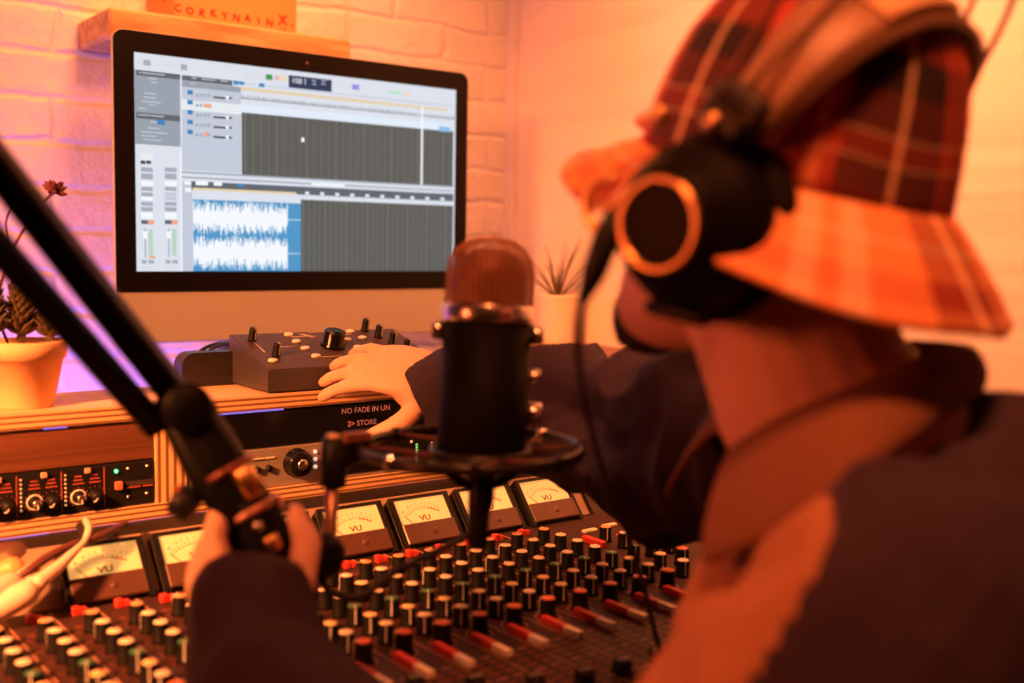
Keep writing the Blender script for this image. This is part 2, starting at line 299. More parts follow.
ply_h = ply_edge_mat('plywood_edge', 'Z', .0063); ply_v = ply_edge_mat('plywood_edge_upright', 'X', .0092)
pine = wood_mat('rough_pine', (.42, .22, .09), (.74, .45, .21), (3, 16, 16), .6, .4)
walnut = wood_mat('dark_walnut', (.10, .036, .02), (.19, .07, .038), (1, 60, 40), .45)

# ------------------------------------------------------------------ rack desk
RY = 1.235
desk = thing('rack_desk', 'plywood rack desk with layered edges carrying rack units, flowerpot and controller', 'desk', (.65, 1.3, 0))
def dpart(name, lo, hi, mts, bev=0, edge=None):
    mb = MB().box(lo, hi)
    if edge is not None:
        for i, f in enumerate(mb.f):
            if i == 2: mb.m[i] = 1
    return world_parent(mb.build(name, mts), desk)
dpart('top_shelf', (-.12, RY, .9445), (1.30, RY+.142, .9625), [ply_top, ply_h], edge=1)
dpart('bottom_rail', (-.12, RY-.002, .8305), (1.30, RY+.142, .8465), [ply_top, ply_h], edge=1)
dpart('divider', (.4385, RY+.001, .8465), (.4745, RY+.142, .9445), [ply_top, ply_v], edge=1)
dpart('divider', (.958, RY+.001, .8465), (.994, RY+.142, .9445), [ply_top, ply_v], edge=1)
for x in (-.12, 1.264): dpart('side_panel', (x, RY+.001, .0), (x+.036, RY+.142, .8305), [ply_top, ply_v], edge=1)
for x in (-.12, 1.264): dpart('side_panel', (x, RY+.001, .8465), (x+.036, RY+.142, .9445), [ply_top, ply_v], edge=1)

def knob_mesh(r, h, mats, pointer=True, n=20, ring=None):
    mb = MB(); mb.lathe([(0, 0), (r*1.12, 0), (r*1.12, h*.12), (r, h*.18), (r*.97, h*.9), (r*.86, h), (0, h)], n, 0)
    mb.lathe([(r*.84, h+.0001), (r*.78, h+.0008), (0, h+.0009)], n, 1)
    if pointer:
        a = .0006
        mb.box((-a, -r*1.03, h*.15), (a, -r*.86, h*.97), 2)
        mb.box((-a, -r*.9, h+.0005), (a, -r*.15, h+.0012), 2)
    if ring:
        mb.tube([(ring*math.cos(t), ring*math.sin(t), .0005) for t in np.linspace(-.15*PI-PI/2+.5, 2*PI-PI/2-.5+.15*PI, 28)][0:28], .0006, 5, 2)
    return mb.mesh('knob', mats)
dim_white = mat('print_white', (.7, .62, .55), .5)
dim_red = mat('print_red', (.42, .09, .06), .5)

# ---- left bay: walnut blank + preamp
blank = thing('rack_blank_panel', 'dark brown wood-look blank panel above the black preamp in the left rack bay', 'panel', (.19, RY, .899))
world_parent(MB().box((-.042, RY+.004, .8985), (.4375, RY+.016, .9425), 0, .001).build('face_plate', walnut), blank)
world_parent(MB().box((-.03, RY+.016, .900), (.426, RY+.12, .941)).build('casing', black_metal), blank)
pre = thing('rack_preamp', 'black rack preamp with amber meter dots, small knobs and green power light', 'audio equipment', (.19, RY, .848))
def P(o, root): return world_parent(o, root)
P(MB().box((-.042, RY+.002, .8475), (.4375, RY+.014, .8975), 0, .001).build('face_plate', black_plastic), pre)
P(MB().box((-.03, RY+.014, .849), (.426, RY+.13, .896)).build('casing', black_metal), pre)
sep = MB()
amber = glow('amber_dot', (1, .45, .14), .9); green_led = glow('green_led', (.1, 1, .35), 2.2); white_led = glow('white_dot', (1, .7, .5), .8)
pk = knob_mesh(.0062, .012, [black_plastic, black_plastic, white_p])
pk2 = knob_mesh(.0058, .013, [black_plastic, chrome, white_p])
RX = Matrix.Rotation(PI/2, 4, 'X')
for k in range(-5, 3):
    x0 = .2895 + .0457*k
    sep.box((x0-.0004, RY+.0012, .851), (x0+.0004, RY+.0025, .895))
    col = MB()
    for j in range(8): col.sphere((x0+.0042, RY+.0018, .8575+.0047*j), .0012, 8)
    if k < 2:
        P(col.build('meter_dots', amber), pre)
        for q, (dx, zz, me) in enumerate(((.0178, .8648, pk2), (.0355, .8643, pk))):
            kn = link('knob', me, None, Matrix.Translation((x0+dx, RY+.002, zz)) @ Matrix.Rotation(.7 if q else 0, 4, 'Y') @ RX); P(kn, pre)
            if q == 0: P(MB().tube([(x0+dx+.0078*math.cos(t), RY+.0012, zz+.0078*math.sin(t)) for t in np.linspace(0, 2*PI, 25)[:-1]], .0008, 6, 0, True).build('knob_ring', white_p), pre)
            tk = MB()
            for t in np.linspace(-.3*PI, 1.3*PI, 11): tk.box((x0+dx+.0105*math.cos(t)-.0004, RY+.0014, zz+.0105*math.sin(t)-.0004), (x0+dx+.0105*math.cos(t)+.0004, RY+.0022, zz+.0105*math.sin(t)+.0004))
            for j in range(3): tk.box((x0+dx-.006+.001*j, RY+.0014, .879+.004*j), (x0+dx+.006-.0012*j, RY+.0022, .8802+.004*j))
            P(tk.build('scale_print', dim_red if q else dim_red), pre)
        P(MB().box((x0+.0245, RY-.0015, .8905), (x0+.0305, RY+.002, .8962), 0, .0006).build('push_button', mat('button_tan', (.6, .36, .26), .5)), pre)
P(sep.build('panel_print', dim_red), pre)
P(MB().sphere((.394, RY+.001, .889), .0022, 12).build('power_light', green_led), pre)
for x, zz in ((.4068, .8903), (.429, .8912), (.4072, .8585), (.428, .8597)): P(MB().sphere((x, RY+.001, zz), .0021, 10, 0, (1, .6, 1)).build('screw', chrome), pre)
P(MB().box((.392, RY-.004, .868), (.400, RY+.002, .8775), 0, .001).build('rocker_switch', mat('switch_red', (.5, .16, .1), .4)), pre)
P(MB().box((.404, RY+.0005, .8705), (.4355, RY+.0022, .8755)).build('name_plate', mat('plate_dark', (.05, .035, .03), .4)), pre)
P(MB().box((.4045, RY+.0002, .8683), (.421, RY+.0008, .8697)).box((.424, RY+.0002, .8683), (.435, RY+.0008, .8697)).build('panel_print', dim_red), pre)

# ---- right bay: display unit + silver unit
dis = thing('rack_display_unit', 'black rack unit with two lines of dotted amber text behind the reaching hand', 'audio equipment', (.72, RY, .898))
P(MB().box((.4765, RY+.003, .8975), (.9565, RY+.014, .942), 0, .001).build('face_plate', black_gloss), dis)
P(MB().box((.49, RY+.014, .899), (.94, RY+.13, .941)).build('casing', black_metal), dis)
seg = glow('display_red', (.8, .26, .14), .3)
TM = lambda x, z, y=RY+.0028: Matrix.Translation((x, y, z)) @ RX
P(MB().text('NO FADE IN UN', .0098, TM(.6785, .9335), 0, 'LEFT').text('2> STORE', .0098, TM(.6875, .9165), 0, 'LEFT').build('display_text', seg), dis)
sil = thing('rack_interface', 'brushed copper-grey rack interface with big black volume knob and chrome cap', 'audio equipment', (.72, RY, .848))
P(MB().box((.4765, RY+.003, .8475), (.9565, RY+.014, .8965), 0, .001).build('face_plate', mat('brushed_grey', (.42, .36, .33), .42, .5, .06, 60)), sil)
P(MB().box((.49, RY+.014, .849), (.94, RY+.13, .896)).build('casing', black_metal), sil)
P(link('volume_knob', knob_mesh(.0162, .016, [black_gloss, black_gloss, dim_white], False, 32), None, TM(.6155, .875)), sil)
P(MB().lathe([(0, 0), (.0068, 0), (.0068, .0025), (.0055, .0035), (0, .0038)], 20, 0, TM(.6155, .875, RY-.0135)).build('knob_cap', chrome), sil)
for j in range(3): P(MB().sphere((.6415, RY+.002, .8860-.0095*j), .0026, 10).build('indicator_light', white_led), sil)
for x in (.5625, .578): P(MB().cyl((x, RY+.004, .872), (x, RY-.002, .872), .0042, None, 14).build('jack_socket', black_plastic), sil)
P(MB().box((.556, RY+.001, .884), (.571, RY+.0032, .8855)).box((.574, RY+.001, .884), (.586, RY+.0032, .8855)).build('panel_print', dim_white), sil)
P(MB().box((.655, RY+.0012, .8515), (.930, RY+.0035, .8935), 0, .001).build('meter_window', black_gloss), sil)
gm = MB()
for j in range(7): gm.box((.7895, RY, .858+.0036*j), (.7925, RY+.0014, .8604+.0036*j))
P(gm.build('green_meter', glow('meter_green', (.25, .8, .2), .7)), sil)
om = MB()
for j in range(6): om.box((.8135, RY, .860+.005*j), (.8158, RY+.0014, .8622+.005*j))
for x, z in ((.781, .884), (.752, .868)): om.box((x, RY, z), (x+.003, RY+.0014, z+.003))
P(om.build('indicator_light', amber), sil)

# ------------------------------------------------------------------ computer
MX0, MX1, MZ0, MZ1, MY = .5815, 1.174, 1.0975, 1.430, 1.715
imac = thing('computer_monitor', 'large all-in-one computer showing audio editing software, silver chin below black bezel', 'computer', ((MX0+MX1)/2, MY+.1, .94))
def rrect(x0, x1, z0, z1, r, y, n=6):
    pts = []
    for cx, cz, a0 in ((x1-r, z0+r, -90), (x1-r, z1-r, 0), (x0+r, z1-r, 90), (x0+r, z0+r, 180)):
        for i in range(n+1): a = math.radians(a0+90*i/n); pts.append((cx+r*math.cos(a), y, cz+r*math.sin(a)))
    return pts
gx0, gx1, gz1, gz0, cz0 = MX0-.0325, MX1+.0285, MZ1+.0335, MZ0-.0325, .984
secs = [rrect(gx0+.002, gx1-.002, cz0+.002, gz1-.002, .016, MY-.0005), rrect(gx0, gx1, cz0, gz1, .018, MY+.0015), rrect(gx0, gx1, cz0, gz1, .018, MY+.006)]
for t in (.15, .35, .6, .8, 1): secs.append(rrect(gx0+.30*t**2.2, gx1-.30*t**2.2, cz0+.20*t**2.2, gz1-.20*t**2.2, .018, MY+.006+.045*t))
hs = MB().loft(secs, 0, False); P(hs.build('housing', alu), imac)
bz = MB(); o_ = rrect(gx0+.0012, gx1-.0012, gz0, gz1-.0012, .0165, MY-.002)
o_ = [(x, y, max(z, gz0)) for x, y, z in rrect(gx0+.0012, gx1-.0012, gz0-.03, gz1-.0012, .0165, MY-.002)]
bz.loft([[(x, MY-.0004, z) for x, y, z in o_], o_], 0, False); P(bz.build('bezel', mat('bezel_black', (.006, .005, .005), .3, 0, .1, 20, 0, None, .12)), imac)
P(MB().cyl((.872, MY-.0019, 1.4445), (.872, MY-.0024, 1.4445), .0032, None, 14).build('camera_lens', mat('lens_red', (.12, .02, .015), .2)), imac)
sc_col = dict(mid=(.30, .34, .40), dark=(.115, .13, .155), white=(.86, .89, .94), blue=(.045, .22, .50), light=(.52, .56, .66), sel=(.74, .80, .82), btn=(.36, .40, .47), black=(.05, .055, .07),
    orange=(.85, .36, .22), cream=(.75, .60, .38), greyb=(.17, .165, .16), grey2=(.30, .31, .33), wht2=(.72, .80, .90), blue2=(.25, .52, .80), body=(.105, .108, .098), wave=(.07, .30, .56), meter=(.46, .62, .52),
    green=(.05, .30, .10), pink=(.80, .40, .38), peach=(.85, .62, .42), tbtn=(.66, .69, .76), navy=(.025, .045, .10), purple=(.34, .25, .72), mint=(.42, .78, .52), bg=(.68, .72, .80), grid=(.175, .18, .165), grid2=(.27, .275, .255), txt=(.60, .64, .70))
sk = list(sc_col); smats = [glow('screen_'+k, sc_col[k], 1.06, (.004, .004, .004)) for k in sk]
for m_ in smats: m_.node_tree.nodes['Principled BSDF'].inputs['Specular IOR Level'].default_value = .06
scr = MB(); sy = MY-.0022
def srect(x0, y0, x1, y1, c, l):
    if x1-x0 < .2 or y1-y0 < .2: return
    y = sy-.00012*l
    scr.add([(MX0+x0*.5925/597, y, MZ0+y0*.3325/336), (MX0+x1*.5925/597, y, MZ0+y0*.3325/336), (MX0+x1*.5925/597, y, MZ0+y1*.3325/336), (MX0+x0*.5925/597, y, MZ0+y1*.3325/336)], [(0, 1, 2, 3)], sk.index(c))
rw0 = random.Random(9)
srect(0, 0, 597, 336, 'bg', 0)
for q in SCREEN:
    if q[4] == 'white' and q[5] == 3 and q[2]-q[0] > 3.5:      # unreadable captions: rows of soft dashes
        x = q[0]; ym = (q[1]+q[3])/2; hh = min(.9, (q[3]-q[1])*.45)
        while x < q[2]-.5:
            wl = rw0.uniform(1.2, 3.4); srect(x, ym-hh, min(q[2], x+wl), ym+hh, 'txt', 3); x += wl+rw0.uniform(.5, 1.0)
    else: srect(*q)
def find(c): return [q for q in SCREEN if q[4] == c]
for bd in find('body'):
    n = 22 if bd[1] > 100 else 22
    for i in range(n+8):
        x = bd[0]+(i+.4)*(bd[2]-bd[0])/(n+8); srect(x, bd[1]+.3, x+.8, bd[3]-.3, 'grid' if i % 4 else 'grid2', bd[5]+.5)
wv = find('wave')[0]; rw = random.Random(3)
x = wv[0]; wend = wv[0]+(wv[2]-wv[0])*.868; H_ = wv[3]-wv[1]
for cy in (.755, .26):
    c = wv[1]+H_*cy; x = wv[0]+.3; k = 0
    while x < wend:
        env = (.62+.38*rw.random()) if rw.random() < .62 else .30+.4*rw.random()
        a = H_*.25*env; a2 = H_*.25*((.62+.38*rw.random()) if rw.random() < .62 else .3+.4*rw.random()); srect(x, c-a, x+1.0, c+a2, 'white', wv[5]+.6); x += 1.0
    srect(wend, c-.6, wv[2], c+.6, 'wht2', wv[5]+.6)
g2 = find('grey2')[0]
x = g2[0]+1
while x < g2[2]-4:
    a = rw.random()*1.8+.4; srect(x, (g2[1]*.35+g2[3]*.65)-a, x+1.3, (g2[1]*.35+g2[3]*.65)+a, 'wht2', 1.6); x += 1.9
nv = find('navy')[0]
scr.text('108', (nv[3]-nv[1])*.62*.001, Matrix.Translation((MX0+(nv[0]+5)*.5925/597, sy-.0008, MZ0+(nv[1]*.42+nv[3]*.58)*.3325/336)) @ RX, sk.index('white'), 'LEFT', 0)
scr.text('1', (nv[3]-nv[1])*.62*.001, Matrix.Translation((MX0+(nv[0]+27)*.5925/597, sy-.0008, MZ0+(nv[1]*.42+nv[3]*.58)*.3325/336)) @ RX, sk.index('white'), 'LEFT', 0)
P(scr.build('screen', smats), imac)
st = MB(); cx = (MX0+MX1)/2
st.loft([[(cx+sx*.095, MY+yy, zz) for sx, yy, zz in ((-1, .03+o, .945), (1, .03+o, .945), (1, .036+o, .945), (-1, .036+o, .945))] if False else [(cx-.095, MY+y, z), (cx+.095, MY+y, z), (cx+.095, MY+y2, z2), (cx-.095, MY+y2, z2)] for o, (y, z, y2, z2) in enumerate([(.045, 1.12, .051, 1.12), (.10, 1.06, .108, 1.06), (.155, .99, .163, .985), (.172, .952, .18, .945), (.165, .946, .168, .94), (.10, .946, .10, .94), (-.02, .946, -.02, .94)])], 0, False)
P(st.build('stand', alu), imac)
rt = thing('rear_table', 'dark rear table behind the rack desk carrying the computer', 'table', (.8, 1.75, 0))
P(MB().box((.08, 1.56, .675), (1.36, 1.94, .70), 0, .003).build('tabletop', walnut), rt)
for x in (.10, 1.30):
    for y in (1.58, 1.88): P(MB().box((x, y, 0), (x+.04, y+.04, .675), 0, .002).build('leg', black_metal), rt)
tag(MB().box((.775, 1.66, .70), (.98, 1.925, .94), 0, .004).build('monitor_riser', walnut), 'dark wooden riser block beneath the computer stand', 'riser')

# ------------------------------------------------------------------ wall shelf and box
bs = MB(); Xb0, Xb1 = .573, 1.004
bs.box((Xb0, 1.80, 1.463), (Xb1, WALL_Y, 1.511), 0, .005)
shelf = tag(bs.build('wall_shelf', pine), 'rough pine plank shelf on the brick wall above the monitor', 'shelf')
boxm = mat('orange_card', (.80, .30, .10), .6, 0, .1, 8)
bx = thing('storage_box', 'orange box with dark red handwriting standing on the plank shelf', 'box', (.8, 1.89, 1.511))
P(MB().box((.690, 1.835, 1.5112), (.914, 1.955, 1.64), 0, .003).build('body', boxm), bx)
ink = mat('ink_red', (.22, .02, .02), .6)
tx = MB()
for s_, xx, zz, sz, rot in (('0', .668, 1.5405, .012, .5), ('CORKYNAINX', .0, 0, 0, 0),):
    if sz: tx.text(s_, sz, TM(xx+.006, zz, 1.8347) @ Matrix.Rotation(rot, 4, 'Z'), 0)
for i, ch in enumerate('CORKYNAIN'): tx.text(ch, .017, TM(.697+.0205*i, 1.5275+(.002 if i % 3 == 0 else 0), 1.8347) @ Matrix.Rotation(.15*math.sin(i*2.1), 4, 'Z'), 0, 'CENTER', .0002, .0007)
for ch, xx in (('X', .886), ('.', .904)): tx.text(ch, .024, TM(xx, 1.535, 1.8347), 0, 'CENTER', .0002, .0008)
for ch, xx in (('CAL', .886),): tx.text(ch, .008, TM(xx+.002, 1.5195, 1.8347), 0)
P(tx.build('handwriting', ink), bx)

# ------------------------------------------------------------------ desktop controller
ctl = thing('monitor_controller', 'wedge-shaped black desktop controller with white buttons and big centre knob', 'audio equipment', (.705, 1.29, .9625))
cx0, cx1, cy0, cy1 = .579, .826, 1.240, 1.356
prof = [(cy0, .965), (cy1, .965), (cy1, 1.026), (cy0, .9905)]
cb_ = MB().loft([[(cx0, y, z) for y, z in prof], [(cx1, y, z) for y, z in prof]], 0, False)
P(cb_.build('casing', mat('controller_side', (.05, .045, .05), .38)), ctl)
TS = math.atan2(1.026-.9905, cy1-cy0)
CT = Matrix.Translation((cx0, cy0, .9905)) @ Matrix.Rotation(TS, 4, 'X')
SL = (cy1-cy0)/math.cos(TS)
o = MB().box((.002, .002, -.0004), (cx1-cx0-.002, SL-.002, .0012), 0, .0004, CT).build('top_plate', mat('controller_top', (.055, .03, .026), .5)); P(o, ctl)
def put(mb, name, mts, u, v, rz=0):
    o = mb.build(name, mts) if isinstance(mb, MB) else link(name, mb); o.matrix_world = CT @ Matrix.Translation((u, v*SL, .0012)) @ Matrix.Rotation(rz, 4, 'Z'); o.parent = ctl; o.matrix_parent_inverse = ctl.matrix_basis.inverted(); return o
pill = MB().lathe([(0, 0), (.0052, 0), (.0052, .0022), (.0042, .0032), (0, .0034)], 18, 0, None, True, 1.25, .8).mesh('push_button', [white_p])
cknob = knob_mesh(.0052, .017, [black_plastic, black_plastic, dim_white])
for u, v in ((.018, .22), (.078, .90), (.078, .70), (.079, .50), (.081, .28), (.150, .90), (.152, .68), (.154, .46), (.156, .22), (.112, .12), (.172, .92), (.178, .72)):
    put(pill, 'push_button', None, u, v)
for u, v in ((.021, .80), (.030, .36), (.197, .95), (.204, .74), (.211, .52), (.218, .30)): put(cknob, 'knob', None, u, v, .4)
put(MB().lathe([(0, 0), (.017, 0), (.017, .003), (.0145, .005), (.0138, .02), (.0125, .0215), (0, .0215)], 32), 'volume_knob', black_gloss, .122, .55)
lines = MB()
for a, b in (((.078, .90), (.112, .90)), ((.081, .28), (.118, .28)), ((.021, .8), (.021, .5)), ((.15, .9), (.172, .92)), ((.05, .62), (.07, .62)), ((.095, .98), (.108, .86)), ((.1, .98), (.113, .86)), ((.11, 1.02), (.15, 1.02))):
    lines.tube([(a[0], a[1]*SL*.94, .0014), (b[0], b[1]*SL*.94, .0014)], .0005, 4)
o = lines.build('panel_print', dim_white); o.matrix_world = CT; o.parent = ctl; o.matrix_parent_inverse = ctl.matrix_basis.inverted()
for x in (.60, .81):
    for y in (1.252, 1.343): P(MB().cyl((x, y, .9625), (x, y, .9652), .006).build('foot', rubber), ctl)

# small dark box and cables behind
db = MB().loft([[(x, 1.345+.028*s, z) for x, z in [(p[0], p[2]) for p in rrect(.512, .598, .9628, 1.006, .017, 0)]] for s in (0, 1)], 0, False)
db = tag(db.build('hard_drive', mat('drive_black', (.02, .017, .02), .4)), 'small rounded dark box on the shelf left of the wedge-shaped controller', 'box')
for i, dx in enumerate((0, .012)):
    c = MB().tube(smoothpath([(.522+dx, 1.352, .985), (.55+dx, 1.375, 1.006), (.60+dx, 1.43, 1.008), (.68+dx, 1.56, .985), (.72+dx, 1.66, .965), (.755+dx, 1.73, .955)], 6), .0026, 8).build('data_cable', black_plastic)
    tag(c, 'thin dark cable rising from the small dark box behind the controller, %s of a pair' % ('outer' if i == 0 else 'inner'), 'cable', 'cables of the small dark box')
# ------------------------------------------------------------------ mixing console
PZ = .783
mix = thing('mixing_console', 'large black analogue mixing console with rows of capped knobs and lit VU meters', 'mixing console', (.5, .8, 0))
panel_dark = mat('console_panel', (.045, .020, .018), .5, 0, .15, 20, 0, None, .25)
bridge_m = mat('console_bridge', (.34, .235, .17), .5, .1, .08, 15)
ch = MB().box((.00, .620, .690), (1.035, 1.118, .780), 0, .004).build('chassis', mat('chassis_black', (.02, .017, .016), .45)); P(ch, mix)
ta = math.radians(50)
E_ = Vector((0, math.cos(ta), math.sin(ta))); N_ = Vector((0, -math.sin(ta), math.cos(ta)))
FB = Vector((0, 1.120, .8085))
def BM(x, e, n): M_ = Matrix(((1, 0, 0, 0), (0, E_.y, N_.y, 0), (0, E_.z, N_.z, 0), (0, 0, 0, 1))); return Matrix.Translation(Vector((x, 0, 0)) + FB + E_*e + N_*n) @ M_
p0 = FB - N_*.016
a, b = p0 - E_*.022, p0 + E_*.0475
pf = [(a.y, a.z), (b.y, b.z), (b.y+.05, b.z), (b.y+.055, .700), (1.119, .700), (1.119, .781)]
br = MB().loft([[(0, y, z) for y, z in pf], [(1.000, y, z) for y, z in pf]], 0, False); P(br.build('meter_bridge', mat('bridge_shade_black', (.015, .012, .011), .5, 0, .1, 20, 0, None, .2)), mix)  # body coloured black to stand for the shadowed gap under the rack rail
a1, b1 = a+N_*.0008+E_*.001, b+N_*.0008-E_*.0005
fp = MB().loft([[(x, q.y, q.z) for q in (a1, b1, b1-N_*.0012, a1-N_*.0012)] for x in (.002, .998)], 0, False); P(fp.build('bridge_panel', bridge_m), mix)
ec = MB().loft([[(x, y, z) for y, z in [(a.y-.01, a.z-.002), (b.y-.004, b.z+.006), (b.y+.06, b.z+.006), (b.y+.06, .70), (a.y-.01, .70)]] for x in (1.000, 1.03)], 0, False); P(ec.build('end_cheek', mat('cheek_wood', (.04, .022, .018), .45)), mix)
for x in (.05, .96):
    for y in (.65, 1.06): P(MB().box((x, y, 0), (x+.05, y+.05, .690), 0, .003).build('leg', black_metal), mix)
dial_m = glow('dial_cream', (1, .50, .13), .62, (.72, .52, .27)); dial_k = mat('dial_ink', (.05, .03, .02), .6); dial_r = mat('dial_red', (.6, .04, .03), .6)
W_, H_ = .0735, .0335
fr = MB()
fr.box((-.006, -.031, -.0165), (W_+.0065, H_+.0035, -.004), 0, .001)
fr.box((-.006, -.031, -.004), (0, H_+.0035, .0015), 0); fr.box((W_, -.031, -.004), (W_+.0065, H_+.0035, .0015), 0); fr.box((0, H_, -.004), (W_, H_+.0035, .0015), 0)
frame_me = fr.mesh('housing', [black_plastic])
cov = MB().box((-.001, -.027, -.004), (W_+.001, -.0002, .0035), 0, .0012); cov.sphere((W_*.55, -.014, .0035), .0042, 14, 0, (1, 1, .35)); cov_me = cov.mesh('lower_cover', [mat('meter_cover', (.10, .048, .036), .3)])
dl = MB().box((0, 0, -.0045), (W_, H_, -.0012), 0)
def arc(r, a0, a1, wd, mi):
    pts = [(W_*.5+r*math.cos(t), -.022+r*math.sin(t)) for t in np.linspace(a0, a1, 14)]; pin = [(W_*.5+(r-wd)*math.cos(t), -.022+(r-wd)*math.sin(t)) for t in np.linspace(a0, a1, 14)]
    vs = [(x, y, -.0010) for x, y in pts] + [(x, y, -.0010) for x, y in pin]
    dl.add(vs, [(i, i+1, 15+i, 14+i) for i in range(13)], mi)
d2r = math.radians
arc(.0415, d2r(127), d2r(78), .0005, 1); arc(.042, d2r(78), d2r(56), .0014, 2)
for i, t in enumerate(np.linspace(127, 58, 12)):
    t = d2r(t); c, s = math.cos(t), math.sin(t); r0, r1 = .0425, .0455
    q = [(W_*.5+r0*c-s*.0003, -.022+r0*s+c*.0003), (W_*.5+r0*c+s*.0003, -.022+r0*s-c*.0003), (W_*.5+r1*c+s*.0003, -.022+r1*s-c*.0003), (W_*.5+r1*c-s*.0003, -.022+r1*s+c*.0003)]
    dl.add([(x, y, -.0010) for x, y in q], [(0, 1, 2, 3)], 1 if i < 9 else 2)
for lab, t in (('20', 125), ('10', 113), ('7', 105), ('5', 97), ('3', 88), ('1', 80), ('0', 74), ('2', 67), ('3', 60)):
    r = .0484; dl.text(lab, .0040, Matrix.Translation((W_*.5+r*math.cos(d2r(t)), -.022+r*math.sin(d2r(t)), -.0010)) @ Matrix.Rotation(d2r(t-90), 4, 'Z'), 1 if t > 74 else 2, 'CENTER', 0)
dl.text('VU', .0098, Matrix.Translation((W_*.5, .0062, -.0010)) @ Matrix.Diagonal((1.25, 1, 1, 1)), 1, 'CENTER', 0, .00025)
dial_me = dl.mesh('dial', [dial_m, dial_k, dial_r])
ndl = MB().box((-.0004, .012, 0), (.0004, .044, .0004), 0, 0, Matrix.Translation((W_*.5, -.022, -.0009)) @ Matrix.Rotation(d2r(40), 4, 'Z')).mesh('needle', [dial_k])
for k in range(7):
    x0 = .3095 + .0968*k
    v = link('vu_meter', frame_me); v.matrix_world = BM(x0, 0, 0); v.parent = mix; v.matrix_parent_inverse = mix.matrix_basis.inverted()
    for nm, me in (('lower_cover', cov_me), ('dial', dial_me), ('needle', ndl)): link(nm, me, v)
    s_ = MB().sphere((0, 0, 0), .0022, 10, 0, (1, 1, .6)).build('screw', chrome); s_.matrix_world = BM(x0+W_*.5, H_+.0085, -.0152); s_.parent = mix; s_.matrix_parent_inverse = mix.matrix_basis.inverted()
# channel strips
COLX = lambda n: .431+.0417*n
ROWY = [1.034, 1.002, .971, .940, .911, .881, .852, .822]
caps = [mat('cap_tan', (.72, .36, .18), .4), cream, cream, cream, mat('cap_green', (.04, .17, .08), .4), mat('cap_yellow', (.88, .66, .30), .4), cream, mat('cap_orange', (.78, .17, .06), .4)]
kb = mat('knob_black', (.006, .005, .005), .6, 0, .12, 40, 0, None, .12)
kmesh = [knob_mesh(.0076 if i < 7 else .0084, .0185 if i < 7 else .0195, [kb, caps[i], white_p], True, 18) for i in range(8)]
small_red = MB().box((-.0072, -.0045, 0), (.0004, .0045, .0085), 0, .001).box((.0008, -.0045, 0), (.0072, .0045, .0065), 0, .001).mesh('push_button', [red_p])
pb = MB().box((-.0036, -.022, 0), (.0036, .034-.022+.022, .0075), 0, .0008)
pb = MB().box((-.0038, 0, .0015), (.0038, .034, .0082), 0, .0003); pb.box((-.0038, -.023, .0015), (.0038, -.0004, .0078), 1, .0003); pb_me = pb.mesh('push_bar', [red_p, mat('bar_white', (.92, .82, .68), .45)])
fc = MB().box((-.0058, -.009, 0), (.0058, .009, .004), 0, .001); fc.box((-.0062, -.0095, .004), (.0062, .0095, .013), 0, .003); fc.box((-.0062, -.0006, .0128), (.0062, .0006, .0134), 1); fc_me = fc.mesh('fader_cap', [black_plastic, dim_white])
def strip_mesh(n):
    r = random.Random(n*7+1); mb = MB()
    mb.box((-.0204, .625, -.003), (.0209, 1.113, 0), 0, .0004)
    mb.box((-.0202, .63, 0), (-.0190, 1.105, .0004), 1)
    for y in ROWY[:7]:
        for j in range(9):
            t = d2r(-55+290*j/8); mb.box((.0112*math.cos(t)-.0005, y-.0+.0112*math.sin(t)-.0005, 0), (.0112*math.cos(t)+.0005, y+.0112*math.sin(t)+.0005, .0004), 2)
        mb.box((.0125, y-.004, 0), (.0185, y-.003, .0004), 2); mb.box((-.0172, y+.004, 0), (-.012, y+.005, .0004), 2)
    y = ROWY[7]; mb.tube([(.0125*math.cos(t), y+.0125*math.sin(t), .0003) for t in np.linspace(d2r(-60), d2r(240), 22)], .0006, 4, 1)
    for j in range(3): mb.box((-.011+.008*j, 1.052, 0), (-.005+.008*j, 1.0535, .0004), 2)
    mb.box((.002, .635, 0), (.0046, .765, .0003), 3)          # fader slot
    for j in range(12):
        yy = .770-.0118*j
        mb.box((-.012, yy-.0007, 0), (.0005, yy+.0007, .0004), 1 if j % 4 == 0 else 2); mb.box((.0065, yy-.0007, 0), (.0165, yy+.0007, .0004), 1 if j % 4 == 0 else 2)
    return mb.mesh('channel_strip', [panel_dark, mat('print_line', (.55, .26, .16), .5), dim_red, black_plastic])
s_me = strip_mesh(0)
fad_y = {1: .743, 2: .716, 4: .675, 5: .674, 6: .673, 7: .681, 3: .690, 8: .664, 0: .700, -1: .66, -2: .70, -3: .69, -4: .68, -5: .7, -6: .69, 9: .70, 10: .69}
rk = random.Random(5)
for n in range(-7, 11):
    x = COLX(n)
    s = link('channel_strip', s_me, None, Matrix.Translation((x, 0, PZ))); P(s, mix)
    for i, y in enumerate(ROWY):
        link('knob', kmesh[i], s, Matrix.Translation((0, y, 0)) @ Matrix.Rotation(rk.choice((-.5, -.3, -.6, -.4)) if i in (4, 5, 6) else rk.uniform(1.2, 4.6), 4, 'Z'))
    link('push_button', small_red, s, Matrix.Translation((.0035, 1.078 if n > -2 else 1.088, 0)))
    link('push_bar', pb_me, s, Matrix.Translation((-.0145, .778, 0)))
    link('fader_cap', fc_me, s, Matrix.Translation((.0035, fad_y.get(n, .69), 0)))
